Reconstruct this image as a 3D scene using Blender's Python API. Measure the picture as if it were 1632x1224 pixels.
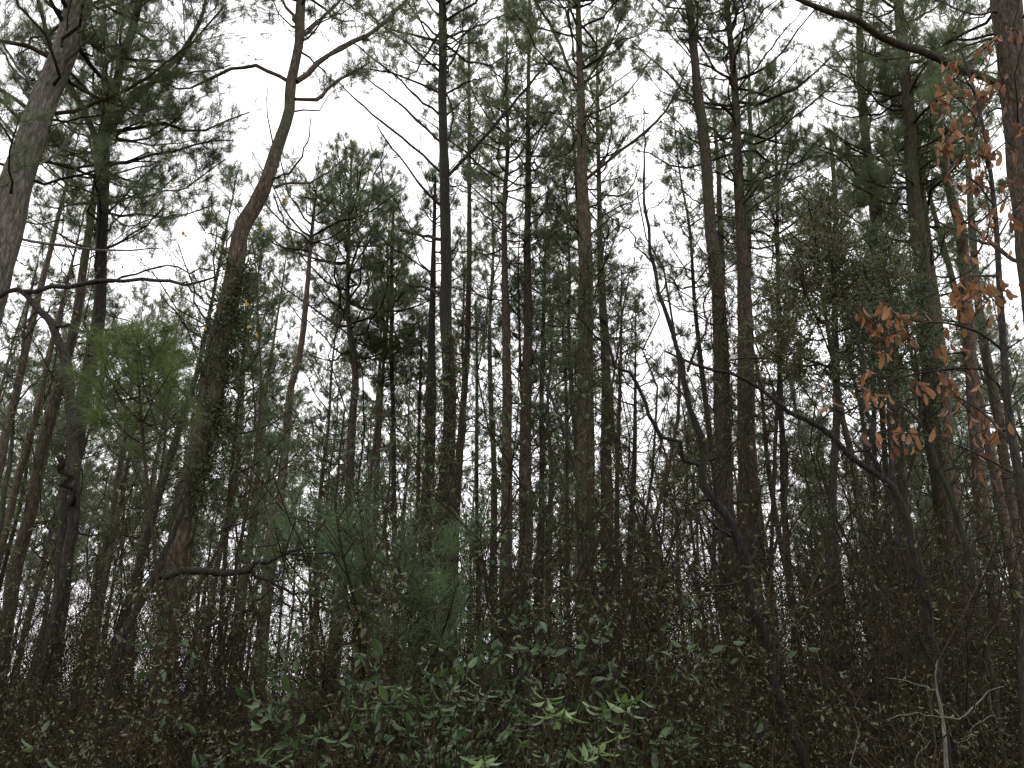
import bpy, math, random
import numpy as np
from math import radians, sin, cos, pi

# ------------------------------------------------------------ camera, sky, sun, exposure
scene = bpy.context.scene
for o in list(bpy.data.objects): bpy.data.objects.remove(o)
F = 1256.0; PITCH = radians(21.5); CZ = 1.6
cd = bpy.data.cameras.new('camera'); cam = bpy.data.objects.new('camera', cd)
scene.collection.objects.link(cam)
cam.location = (0, 0, CZ); cam.rotation_euler = (radians(90) + PITCH, 0, 0)
cd.sensor_width = 36; cd.lens = 36*F/1632; cd.clip_start = 0.05; cd.clip_end = 3000
scene.camera = cam
w = bpy.data.worlds.new('World'); scene.world = w; w.use_nodes = True
nt = w.node_tree; bg = nt.nodes['Background']
sky = nt.nodes.new('ShaderNodeTexSky'); sky.sky_type = 'NISHITA'; sky.sun_disc = False
SUN_EL, SUN_AZ = radians(58), radians(20)
sky.sun_elevation = SUN_EL; sky.sun_rotation = SUN_AZ
sky.dust_density = 4; sky.air_density = 1.0
hs = nt.nodes.new('ShaderNodeHueSaturation'); hs.inputs['Saturation'].default_value = 0.12
mx = nt.nodes.new('ShaderNodeMix'); mx.data_type = 'RGBA'
mx.inputs[0].default_value = 0.75
mx.inputs[7].default_value = (12.6, 12.4, 12.7, 1)      # even white cloud deck
nt.links.new(sky.outputs[0], hs.inputs['Color']); nt.links.new(hs.outputs[0], mx.inputs[6])
nt.links.new(mx.outputs[2], bg.inputs['Color']); bg.inputs['Strength'].default_value = 0.12
sl = bpy.data.lights.new('sun', 'SUN'); sl.energy = 0.8; sl.angle = radians(25); sl.color = (1, .97, .93)
so = bpy.data.objects.new('sun', sl); scene.collection.objects.link(so)
so.rotation_euler = (pi/2 - SUN_EL, 0, pi - SUN_AZ)
scene.view_settings.view_transform = 'Standard'; scene.view_settings.look = 'None'
scene.view_settings.gamma = 1; scene.view_settings.exposure = 0.65
scene.cycles.max_bounces = 2; scene.cycles.diffuse_bounces = 2; scene.cycles.transmission_bounces = 2
scene.cycles.glossy_bounces = 1; scene.cycles.transparent_max_bounces = 4

RS = np.random.RandomState
COL = scene.collection
cp, sp_ = cos(PITCH), sin(PITCH)

def unp(u, v, D):                       # the point seen at a pixel, D metres ahead
    a = (u-816)/F; b = (612-v)/F
    t = D/(cp - b*sp_)
    return np.array([a*t, D, CZ + (sp_ + b*cp)*t]), t
def proj(p):
    x, y, z = p[0], p[1], p[2]-CZ
    d = y*cp + z*sp_; return 816 + F*x/d, 612 - F*(-y*sp_ + z*cp)/d

# ------------------------------------------------------------ mesh building
class Geo:
    def __init__(s): s.v = []; s.f = []; s.n = 0; s.m = []; s.sm = []
    def add(s, v, f, mat=0, smooth=False):
        v = np.asarray(v, dtype=np.float32).reshape(-1, 3)
        if len(v) == 0: return
        s.v.append(v); s.f.append(np.asarray(f, dtype=np.int32) + s.n)
        s.m.append(np.full(len(f), mat, np.int32)); s.sm.append(np.full(len(f), smooth, bool)); s.n += len(v)
    def build(s, name, mats, parent=None, off=(0, 0, 0)):
        me = bpy.data.meshes.new(name)
        V = np.concatenate(s.v) - np.asarray(off, np.float32)
        me.vertices.add(len(V)); me.vertices.foreach_set('co', V.ravel())
        loops = np.concatenate([f.ravel() for f in s.f])
        tot = np.concatenate([np.full(len(f), f.shape[1], np.int32) for f in s.f])
        st = np.concatenate([[0], np.cumsum(tot)[:-1]]).astype(np.int32)
        me.loops.add(len(loops)); me.loops.foreach_set('vertex_index', loops)
        me.polygons.add(len(tot)); me.polygons.foreach_set('loop_start', st)
        me.polygons.foreach_set('material_index', np.concatenate(s.m))
        me.polygons.foreach_set('use_smooth', np.concatenate(s.sm))
        me.update(calc_edges=True)
        for m in (mats if isinstance(mats, (list, tuple)) else [mats]): me.materials.append(m)
        o = bpy.data.objects.new(name, me); COL.objects.link(o)
        if parent: o.parent = parent
        return o

def unit(v): return v/np.maximum(np.linalg.norm(v, axis=-1, keepdims=True), 1e-9)

def tubes(g, P, R, n=4, mat=0, rough=None, cap=True):      # P (M,K,3) R (M,K)
    P = np.asarray(P, float); R = np.asarray(R, float)
    M, K, _ = P.shape
    if M == 0: return
    T = np.empty_like(P); T[:, 1:-1] = P[:, 2:]-P[:, :-2]; T[:, 0] = P[:, 1]-P[:, 0]; T[:, -1] = P[:, -1]-P[:, -2]
    T = unit(T); mean = unit(P[:, -1]-P[:, 0])
    ref = np.zeros((M, 3)); ref[np.arange(M), np.argmin(np.abs(mean), axis=1)] = 1
    A = unit(np.cross(T, ref[:, None, :])); B = np.cross(T, A)
    th = np.arange(n)*2*pi/n
    rr = R[:, :, None]*np.ones(n)
    if rough is not None: rr = rr*rough
    V = P[:, :, None, :] + rr[..., None]*(A[:, :, None, :]*np.cos(th)[:, None] + B[:, :, None, :]*np.sin(th)[:, None])
    base = (np.arange(M)*K*n)[:, None, None] + (np.arange(K-1)*n)[None, :, None]
    i = np.arange(n); j = (i+1) % n
    f = np.stack([base+i, base+j, base+n+j, base+n+i], -1).reshape(-1, 4)
    g.add(V.reshape(-1, 3), f, mat, True)

def resample(P, K):                    # evenly spaced points on a Catmull-Rom curve through P (any columns)
    P = np.asarray(P, float)
    if len(P) == 2: return P[0] + (P[1]-P[0])*np.linspace(0, 1, K)[:, None]
    Q = np.vstack([2*P[0]-P[1], P, 2*P[-1]-P[-2]]); out = []
    for i in range(1, len(Q)-2):
        t = np.linspace(0, 1, 8, endpoint=False)[:, None]
        a, b, c, d = Q[i-1], Q[i], Q[i+1], Q[i+2]
        out.append(.5*((2*b) + (c-a)*t + (2*a-5*b+4*c-d)*t*t + (3*b-a-3*c+d)*t**3))
    out = np.vstack(out + [P[-1:]])
    s = np.concatenate([[0], np.cumsum(np.linalg.norm(np.diff(out[:, :3], axis=0), axis=1))])
    return np.stack([np.interp(np.linspace(0, s[-1], K), s, out[:, k]) for k in range(out.shape[1])], 1)

def sprout(rng, P, L, per_m, smin, frac, up=.3, spread=.8, K=4, lmin=.12, bend=.25, jit=.06, flat=0., smax=1.):
    """side shoots growing from the polylines P"""
    M, KK, _ = P.shape
    n = np.maximum(1, rng.poisson(np.maximum(L*per_m, .1)))
    idx = np.repeat(np.arange(M), n); N = len(idx)
    s = rng.uniform(smin, smax, N); x = s*(KK-1); j = np.minimum(x.astype(int), KK-2); fr = (x-j)[:, None]
    pos = P[idx, j]*(1-fr) + P[idx, j+1]*fr
    t = unit(P[idx, j+1]-P[idx, j])
    r = rng.normal(size=(N, 3)); r[:, 2] *= (1-flat); r -= (r*t).sum(1, keepdims=True)*t; r = unit(r); r[:, 2] += up
    d = unit(t*(1-spread) + r*spread)
    ln = np.maximum(lmin, L[idx]*frac*(1.15-s)*rng.uniform(.5, 1.3, N))
    u = np.linspace(0, 1, K)
    Q = pos[:, None] + d[:, None]*(ln[:, None]*u)[..., None]
    Q[:, :, 2] += bend*ln[:, None]*u**2
    if K > 2:
        nz = rng.normal(size=(N, K, 3))*jit*ln[:, None, None]; nz[:, 0] = 0
        Q = Q + nz
    return Q, ln

def needles(g, rng, tips, dirs, k, L, wd, mat=1, back=.12, a0=15, a1=75, droop=0., seg=1):
    N = len(tips)
    if N == 0: return
    d = np.repeat(dirs, k, 0); p = np.repeat(tips, k, 0); n = N*k
    r = rng.normal(size=(n, 3)); r -= (r*d).sum(1, keepdims=True)*d; r = unit(r)
    a = np.radians(rng.uniform(a0, a1, n))[:, None]
    nd = d*np.cos(a) + r*np.sin(a)
    b = p - d*(rng.uniform(0, 1, n)*back)[:, None]
    ln = (L*rng.uniform(.7, 1.15, n))[:, None]
    sd = unit(np.cross(nd, rng.normal(size=(n, 3))))*wd/2
    tip = b + nd*ln; tip[:, 2] -= droop*ln[:, 0]
    if seg == 1:
        V = np.stack([b-sd, b+sd, tip], 1); f = np.arange(n*3).reshape(-1, 3)
    else:
        mid = b + nd*ln*.55; mid[:, 2] -= droop*ln[:, 0]*.22
        V = np.stack([b-sd, b+sd, mid+sd, mid-sd, tip], 1)
        i = np.arange(n)*5
        g.add(V.reshape(-1, 3), np.stack([i, i+1, i+2, i+3], 1), mat); 
        s0 = g.n - n*5
        g.f.append((np.stack([i+3, i+2, i+4], 1) + s0).astype(np.int32)); g.m.append(np.full(n, mat, np.int32)); g.sm.append(np.zeros(n, bool))
        return
    g.add(V.reshape(-1, 3), f, mat)

def leaves(g, rng, P, D, L, W, mat=1, kind='small', curl=.25, nrm=None):
    N = len(P)
    if N == 0: return
    L = L*np.ones(N); W = W*np.ones(N); D = unit(D)
    r = rng.normal(size=(N, 3)) if nrm is None else nrm
    sd = unit(np.cross(D, r)); nn = np.cross(sd, D)
    if kind == 'small':
        V = np.stack([P, P + D*(L*.5)[:, None] + sd*(W/2)[:, None] + nn*(L*.08)[:, None],
                      P + D*L[:, None] - nn*(L*curl*.5)[:, None], P + D*(L*.5)[:, None] - sd*(W/2)[:, None] + nn*(L*.08)[:, None]], 1)
        i = np.arange(N)*4; g.add(V.reshape(-1, 3), np.vstack([np.stack([i, i+1, i+2], 1), np.stack([i, i+2, i+3], 1)]), mat)
        return
    st = np.array([0, .08, .22, .42, .62, .8, .93, 1.])
    hw = {'lance': np.array([.05, .08, .55, .95, 1, .75, .35, .02]), 'ovate': np.array([.06, .2, .6, .92, 1, .88, .6, .12])}[kind]
    ln = L[:, None]; c = curl*rng.uniform(.3, 1.7, N)[:, None]
    mid = P[:, None] + D[:, None]*(ln*st)[..., None] - nn[:, None]*(ln*c*st**2)[..., None]
    fold = .25*W[:, None]*hw
    wv = rng.uniform(-.12, .12, (N, 8))*W[:, None]
    e1 = mid + sd[:, None]*(W[:, None]/2*hw)[..., None] + nn[:, None]*(fold+wv)[..., None]
    e2 = mid - sd[:, None]*(W[:, None]/2*hw)[..., None] + nn[:, None]*(fold-wv)[..., None]
    V = np.stack([e1, mid, e2], 2)                       # N,8,3,3
    b = (np.arange(N)*24)[:, None, None] + (np.arange(7)*3)[None, :, None] + np.arange(2)[None, None, :]
    g.add(V.reshape(-1, 3), np.stack([b, b+1, b+4, b+3], -1).reshape(-1, 4), mat, True)

# ------------------------------------------------------------ materials
def mat(name): 
    m = bpy.data.materials.new(name); m.use_nodes = True; return m, m.node_tree
def bark(name, c0, c1, c2, moss=(.05, .065, .03), mossamt=.25, sc=1.0, bump=.6):
    m, t = mat(name); N, Lk = t.nodes, t.links; b = N['Principled BSDF']
    tc = N.new('ShaderNodeTexCoord'); oi = N.new('ShaderNodeObjectInfo')
    ad = N.new('ShaderNodeVectorMath'); ad.operation = 'ADD'; mu = N.new('ShaderNodeVectorMath'); mu.operation = 'SCALE'
    Lk.new(oi.outputs['Location'], mu.inputs[0]); mu.inputs['Scale'].default_value = .37
    Lk.new(tc.outputs['Object'], ad.inputs[0]); Lk.new(mu.outputs[0], ad.inputs[1])
    mp = N.new('ShaderNodeMapping'); mp.inputs['Scale'].default_value = (20*sc, 20*sc, 4.5*sc); Lk.new(ad.outputs[0], mp.inputs[0])
    no = N.new('ShaderNodeTexNoise'); no.inputs['Scale'].default_value = 2.2; no.inputs['Detail'].default_value = 4; no.inputs['Distortion'].default_value = .6; Lk.new(mp.outputs[0], no.inputs[0])
    vo = N.new('ShaderNodeTexVoronoi'); vo.feature = 'DISTANCE_TO_EDGE'; vo.inputs['Scale'].default_value = 1.3
    mxv = N.new('ShaderNodeMix'); mxv.data_type = 'VECTOR'; mxv.inputs[0].default_value = .45
    Lk.new(mp.outputs[0], mxv.inputs[4]); Lk.new(no.outputs['Color'], mxv.inputs[5]); Lk.new(mxv.outputs[1], vo.inputs[0])
    cr = N.new('ShaderNodeValToRGB'); e = cr.color_ramp.elements
    e[0].position = .3; e[0].color = (*c0, 1); e[1].position = .72; e[1].color = (*c2, 1); k = e.new(.5); k.color = (*c1, 1)
    Lk.new(no.outputs[0], cr.inputs[0])
    r2 = N.new('ShaderNodeValToRGB'); r2.color_ramp.elements[0].color = (.62, .6, .58, 1); r2.color_ramp.elements[1].position = .22; Lk.new(vo.outputs[0], r2.inputs[0])
    m1 = N.new('ShaderNodeMix'); m1.data_type = 'RGBA'; m1.blend_type = 'MULTIPLY'; m1.inputs[0].default_value = 1
    Lk.new(cr.outputs[0], m1.inputs[6]); Lk.new(r2.outputs[0], m1.inputs[7])
    n2 = N.new('ShaderNodeTexNoise'); n2.inputs['Scale'].default_value = .9; n2.inputs['Detail'].default_value = 3; Lk.new(ad.outputs[0], n2.inputs[0])
    r3 = N.new('ShaderNodeValToRGB'); r3.color_ramp.elements[0].position = .5; r3.color_ramp.elements[1].position = .68
    r3.color_ramp.elements[1].color = (mossamt*2, mossamt*2, mossamt*2, 1); Lk.new(n2.outputs[0], r3.inputs[0])
    m2 = N.new('ShaderNodeMix'); m2.data_type = 'RGBA'; Lk.new(r3.outputs[0], m2.inputs[0]); Lk.new(m1.outputs[2], m2.inputs[6]); m2.inputs[7].default_value = (*moss, 1)
    # whole-tree tone
    hv = N.new('ShaderNodeHueSaturation'); mr = N.new('ShaderNodeMapRange'); mr.inputs[3].default_value = .66; mr.inputs[4].default_value = 1.1
    Lk.new(oi.outputs['Random'], mr.inputs[0]); Lk.new(mr.outputs[0], hv.inputs['Value']); Lk.new(m2.outputs[2], hv.inputs['Color'])
    Lk.new(hv.outputs[0], b.inputs['Base Color']); b.inputs['Roughness'].default_value = .9
    b.inputs['Specular IOR Level'].default_value = .25
    bp = N.new('ShaderNodeBump'); bp.inputs['Strength'].default_value = bump; bp.inputs['Distance'].default_value = .02
    sm = N.new('ShaderNodeMath'); sm.operation = 'ADD'; Lk.new(no.outputs[0], sm.inputs[0]); Lk.new(r2.outputs[0], sm.inputs[1])
    Lk.new(sm.outputs[0], bp.inputs['Height'])
    if bump > .41: Lk.new(bp.outputs[0], b.inputs['Normal'])
    return m
def leafmat(name, ca, cb, trans=.35, rough=.6, spec=.3, sc=3.0, veins=False):
    m, t = mat(name); N, Lk = t.nodes, t.links; b = N['Principled BSDF']; out = N['Material Output']
    ge = N.new('ShaderNodeNewGeometry'); oi = N.new('ShaderNodeObjectInfo')
    a = N.new('ShaderNodeMath'); a.operation = 'MULTIPLY_ADD'; a.inputs[1].default_value = .65; Lk.new(ge.outputs['Random Per Island'], a.inputs[0])
    a2 = N.new('ShaderNodeMath'); a2.operation = 'MULTIPLY'; a2.inputs[1].default_value = .4; Lk.new(oi.outputs['Random'], a2.inputs[0]); Lk.new(a2.outputs[0], a.inputs[2])
    mxc = N.new('ShaderNodeMix'); mxc.data_type = 'RGBA'; mxc.clamp_factor = True; Lk.new(a.outputs[0], mxc.inputs[0])
    mxc.inputs[6].default_value = (*ca, 1); mxc.inputs[7].default_value = (*cb, 1)
    Lk.new(mxc.outputs[2], b.inputs['Base Color']); b.inputs['Roughness'].default_value = rough; b.inputs['Specular IOR Level'].default_value = spec
    tr = N.new('ShaderNodeBsdfTranslucent'); Lk.new(mxc.outputs[2], tr.inputs[0])
    ms = N.new('ShaderNodeMixShader'); ms.inputs[0].default_value = trans
    Lk.new(b.outputs[0], ms.inputs[1]); Lk.new(tr.outputs[0], ms.inputs[2]); Lk.new(ms.outputs[0], out.inputs[0])
    return m
M = {}
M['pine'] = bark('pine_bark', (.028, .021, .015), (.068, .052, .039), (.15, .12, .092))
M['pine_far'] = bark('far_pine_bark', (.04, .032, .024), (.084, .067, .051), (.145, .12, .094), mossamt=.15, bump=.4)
M['pine_red'] = bark('ruddy_pine_bark', (.04, .029, .023), (.09, .066, .051), (.16, .125, .1), mossamt=.1)
M['pine_pale'] = bark('pale_pine_bark', (.06, .053, .044), (.15, .135, .115), (.26, .24, .205), mossamt=.12)
M['moss'] = bark('mossy_pine_bark', (.026, .021, .014), (.062, .051, .034), (.13, .11, .076), moss=(.06, .08, .03), mossamt=.25)
M['dark'] = bark('dark_bark', (.014, .012, .01), (.03, .026, .022), (.07, .06, .05), mossamt=.15, sc=1.6)
M['black'] = bark('blackish_bark', (.008, .007, .006), (.018, .016, .013), (.05, .045, .037), moss=(.03, .04, .02), mossamt=.15, sc=1.6)
M['hard'] = bark('grey_green_bark', (.02, .019, .014), (.038, .036, .026), (.085, .08, .06), moss=(.035, .045, .022), mossamt=.3, sc=1.6, bump=.4)
def twigmat(name, a, c):
    m, t = mat(name); N, Lk = t.nodes, t.links; b = N['Principled BSDF']; oi = N.new('ShaderNodeObjectInfo'); ge = N.new('ShaderNodeNewGeometry')
    ad = N.new('ShaderNodeMath'); ad.operation = 'MULTIPLY'; Lk.new(oi.outputs['Random'], ad.inputs[0]); Lk.new(ge.outputs['Random Per Island'], ad.inputs[1])
    x = N.new('ShaderNodeMix'); x.data_type = 'RGBA'; Lk.new(ge.outputs['Random Per Island'], x.inputs[0]); x.inputs[6].default_value = (*a, 1); x.inputs[7].default_value = (*c, 1)
    Lk.new(x.outputs[2], b.inputs['Base Color']); b.inputs['Roughness'].default_value = .8; b.inputs['Specular IOR Level'].default_value = .2; return m
M['twig'] = twigmat('twig_bark', (.005, .004, .002), (.042, .029, .015))
M['pale'] = bark('pale_twig_bark', (.06, .056, .045), (.12, .112, .09), (.2, .19, .16), mossamt=.15, sc=2, bump=.2)
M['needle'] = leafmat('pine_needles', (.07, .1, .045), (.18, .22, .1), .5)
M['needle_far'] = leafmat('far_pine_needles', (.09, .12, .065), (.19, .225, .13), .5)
M['needle_young'] = leafmat('young_pine_needles', (.07, .11, .03), (.16, .2, .06), .45, rough=.5)
M['needle_blue'] = leafmat('bluish_young_needles', (.06, .1, .04), (.15, .215, .09), .5, rough=.5)
M['ever'] = leafmat('evergreen_leaves', (.025, .05, .016), (.085, .135, .04), .35, rough=.45, spec=.5)
M['olive'] = leafmat('olive_leaves', (.05, .06, .02), (.14, .145, .05), .3, rough=.4, spec=.6)
M['drab'] = leafmat('drab_leaves', (.022, .022, .009), (.12, .11, .045), .3, rough=.4, spec=.6)
M['green'] = leafmat('dark_green_leaves', (.022, .038, .016), (.07, .095, .036), .3, rough=.4, spec=.5)
M['bright'] = leafmat('fresh_green_leaves', (.045, .09, .022), (.14, .2, .06), .35, rough=.4, spec=.5, sc=8)
M['brown'] = leafmat('brown_dead_leaves', (.09, .038, .018), (.42, .22, .1), .35, sc=14)
M['yellow'] = leafmat('yellow_leaves', (.5, .33, .02), (.6, .45, .05), .4)

def groundmat():
    m, t = mat('leaf_litter'); N, Lk = t.nodes, t.links; b = N['Principled BSDF']
    tc = N.new('ShaderNodeTexCoord'); no = N.new('ShaderNodeTexNoise'); no.inputs['Scale'].default_value = 3; no.inputs['Detail'].default_value = 8
    vo = N.new('ShaderNodeTexVoronoi'); vo.inputs['Scale'].default_value = 14
    Lk.new(tc.outputs['Object'], no.inputs[0]); Lk.new(tc.outputs['Object'], vo.inputs[0])
    cr = N.new('ShaderNodeValToRGB'); e = cr.color_ramp.elements; e[0].position = .3; e[0].color = (.03, .022, .015, 1); e[1].position = .7; e[1].color = (.11, .075, .045, 1)
    mm = N.new('ShaderNodeMix'); mm.data_type = 'RGBA'; mm.blend_type = 'OVERLAY'; mm.inputs[0].default_value = .5
    Lk.new(no.outputs[0], cr.inputs[0]); Lk.new(cr.outputs[0], mm.inputs[6]); Lk.new(vo.outputs['Color'], mm.inputs[7])
    Lk.new(mm.outputs[2], b.inputs['Base Color']); b.inputs['Roughness'].default_value = .95
    bp = N.new('ShaderNodeBump'); bp.inputs['Distance'].default_value = .05; Lk.new(vo.outputs[0], bp.inputs['Height']); Lk.new(bp.outputs[0], b.inputs['Normal'])
    return m

# ------------------------------------------------------------ scene objects
def tag(o, label=None, cat=None, group=None, kind=None):
    if label: o['label'] = label
    if cat: o['category'] = cat
    if group: o['group'] = group
    if kind: o['kind'] = kind
    return o
def thing(name, loc, label, cat, group=None):
    o = bpy.data.objects.new(name, None); o.empty_display_size = .2; COL.objects.link(o); o.location = [float(x) for x in loc]
    return tag(o, label, cat, group)
def dup(root, loc, rz, sc, label, group):
    r = root.copy(); COL.objects.link(r); r.location = loc; r.rotation_euler = (0, 0, rz)
    r.scale = (sc, sc, sc) if np.isscalar(sc) else sc
    r['label'] = label; r['group'] = group
    for ch in list(root.children):
        c = ch.copy(); COL.objects.link(c); c.parent = r
        for q in list(ch.children):
            e = q.copy(); COL.objects.link(e); e.parent = c
    return r

# ground: one sheet out to the horizon, gently uneven near the camera
def hgt(x, y): 
    return .12*np.sin(x*.31+1)*np.sin(y*.23) + .05*np.sin(x*1.1+y*.7)
gx = np.concatenate([[-1500, -600, -250, -120], np.linspace(-80, 80, 81), [120, 250, 600, 1500]])
gy = np.concatenate([[-1500, -500, -150, -50], np.linspace(-20, 140, 81), [200, 400, 900, 2500]])
X, Y = np.meshgrid(gx, gy); fade = np.clip(1-np.hypot(X, Y-50)/110, 0, 1)
g = Geo(); nx = len(gx); q = np.arange((len(gy)-1)*nx).reshape(-1, nx)[:, :-1].ravel()
g.add(np.stack([X, Y, hgt(X, Y)*np.minimum(fade*3, 1)-.02], -1), np.stack([q, q+1, q+nx+1, q+nx], 1), 0, True)
tag(g.build('ground', groundmat()), kind='structure')

# ------------------------------------------------------------ pine crown machinery
def foliage(g, rng, P, L, fine, dens=1., nmat=1, wmat=0, nl=.18, smin=.3, twig_r=1.):
    """needle-bearing shoots on boughs P (M,K,3) of lengths L; fine 0 far .. 2 near"""
    k, wd = ((18, .0098), (25, .0072), (42, .0042))[fine]
    S2, L2 = sprout(rng, P, L, 6.5*dens, smin, .38, up=.2, spread=.68, bend=.15, lmin=.3, jit=.09)
    r2 = (.003 + .006*L2)*twig_r
    tubes(g, S2, r2[:, None]*np.linspace(1, .45, 4), 3, wmat)
    S3, L3 = sprout(rng, S2, L2, 9, .15, .55, up=.25, spread=.62, K=3, bend=.3, lmin=.1)
    tubes(g, S3, .0035*twig_r*np.ones((len(S3), 3)), 3, wmat)
    E = np.vstack([S2[:, -1], S3[:, -1], P[:, -1]]); Dr = np.vstack([S2[:, -1]-S2[:, -2], S3[:, -1]-S3[:, -2], P[:, -1]-P[:, -2]])
    Dr = unit(Dr + np.array([0, 0, .25])*.12)
    keep = rng.rand(len(E)) < .93
    needles(g, rng, E[keep], Dr[keep], k, nl*.9, wd, nmat, back=.16, a0=12, a1=80)

def interp_trunk(T, z): return np.array([np.interp(z, T[:, 2], T[:, c]) for c in range(4)])

def make_boughs(rng, T, z0, z1, R, dens=1., K=7, minr=.3, elev=(18, 58)):
    out = []; z = z0
    H = z1-z0; az = rng.uniform(0, 6.28)
    while z < z1-.2:
        t = (z-z0)/H
        prof = min(1, .45+t*2.2)*(1-t)**.75
        for _ in range(rng.randint(1, 4)):
            az += 2.4 + rng.normal()*.5
            ln = max(minr, R*1.25*prof*rng.uniform(.55, 1.2))
            el = radians(elev[0] + (elev[1]-elev[0])*t + rng.normal()*10)
            b = interp_trunk(T, z + rng.uniform(-.15, .15))
            u = np.linspace(0, 1, K)
            hd = np.array([cos(az), sin(az), 0]); sd = np.array([-sin(az), cos(az), 0])
            wob = np.cumsum(rng.normal(size=K)*.045)*ln; wob[0] = 0
            wz = np.cumsum(rng.normal(size=K)*.03)*ln; wz[0] = 0
            out.append((b[:3] + hd*(ln*cos(el)*u)[:, None] + sd*wob[:, None]
                        + np.array([0, 0, 1])*(ln*(sin(el)*u + .12*u*u - .08*np.sin(pi*u)) + wz)[:, None], ln, b[3]))
        z += rng.uniform(.17, .42)/dens
    if not out: return np.zeros((0, K, 3)), np.zeros(0), np.zeros(0)
    return np.array([o[0] for o in out]), np.array([o[1] for o in out]), np.array([o[2] for o in out])

def bare_limbs(g, rng, T, z0, z1, per_m, ln, wmat=0):
    n = max(1, int((z1-z0)*per_m)); out = []; LL = []
    for _ in range(n):
        z = rng.uniform(z0, z1); az = rng.uniform(0, 6.28); el = radians(rng.normal(32, 20)); l = ln*rng.uniform(.25, 1.4)
        b = interp_trunk(T, z)[:3]; u = np.linspace(0, 1, 6)
        hd = np.array([cos(az)*cos(el), sin(az)*cos(el), sin(el)])
        out.append(b + hd*(l*u)[:, None] + np.cumsum(rng.normal(size=(6, 3))*.04*l, 0)*(u > 0)[:, None]); LL.append(l)
    P = np.array(out); LL = np.array(LL)
    tubes(g, P, (.004+.007*LL)[:, None]*np.linspace(1, .3, 6), 4, wmat)
    S, SL = sprout(rng, P, LL, 4.5, .2, .42, up=.1, spread=.6, bend=.1, jit=.09)
    tubes(g, S, (.0025+.003*SL)[:, None]*np.linspace(1, .4, 4), 3, wmat)
    S2, SL2 = sprout(rng, S, SL, 4.5, .2, .45, up=.1, spread=.65, bend=.05, jit=.09, K=3)
    tubes(g, S2, .002*np.ones((len(S2), 3)), 3, wmat)

def trunk_mesh(g, rng, T, n=14, step=.3, rough=.06, mat=0, flare=True):
    K = max(8, int((T[-1, 2]-T[0, 2])/step)+2)
    Q = resample(T, K)
    th = np.arange(n)*2*pi/n; s = np.linspace(0, 1, K)*K*step
    rg = np.ones((K, n))
    for k in range(5):
        a, b, ph = rng.randint(1, 5), rng.uniform(.5, 5), rng.uniform(0, 6.28)
        rg += rough*.5*np.sin(a*th[None]+b*s[:, None]+ph)
    rg += rng.normal(size=(K, n))*rough*.45
    R = Q[:, 3].copy()
    if flare: R *= 1 + .35*np.exp(-(Q[:, 2]-Q[0, 2])/.35)
    tubes(g, Q[None, :, :3], R[None], n, mat, rg[None])
    return Q

def trace(pts, D, H=None, lean=0., rmin=.012, kw=.92):
    """pixel outline (x, y, width) of a trunk -> axis points standing on the ground, D metres off"""
    A = []
    for u, v, wd in pts:
        p, t = unp(u, v, D); A.append([p[0], D, p[2], kw*wd*t/(2*F)])
    A = np.array(A); A = A if A[0, 2] < A[-1, 2] else A[::-1]
    if A[0, 2] > .05:
        k = min(2, len(A)-1); sl_ = np.clip((A[k, 0]-A[0, 0])/max(A[k, 2]-A[0, 2], .3), -.45, .45)
        dz = A[0, 2]+.15; A = np.vstack([[A[0, 0]-sl_*dz, D, -.15, A[0, 3]*(1+.03*dz)], A])
    if H is not None and H > A[-1, 2]+.3:
        sl_ = np.clip((A[-1, 0]-A[-2, 0])/(A[-1, 2]-A[-2, 2]), -.25, .25); top = A[-1].copy()
        for f in (.35, .7, 1):
            dz = (H-top[2])*f; A = np.vstack([A, [top[0]+sl_*dz*.7, D, top[2]+dz, max(rmin, top[3]*(1-.88*f))]])
    A[:, 1] += lean*(A[:, 2]-A[0, 2])
    return A

def trace_limb(pts, D0, D1):
    n = len(pts); s = np.concatenate([[0], np.cumsum([math.hypot(pts[i+1][0]-pts[i][0], pts[i+1][1]-pts[i][1]) for i in range(n-1)])]); s /= s[-1]
    out = []
    for (u, v, wd), f in zip(pts, s):
        p, t = unp(u, v, D0+(D1-D0)*f); out.append([*p, wd*t/(2*F)])
    return np.array(out)

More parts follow.
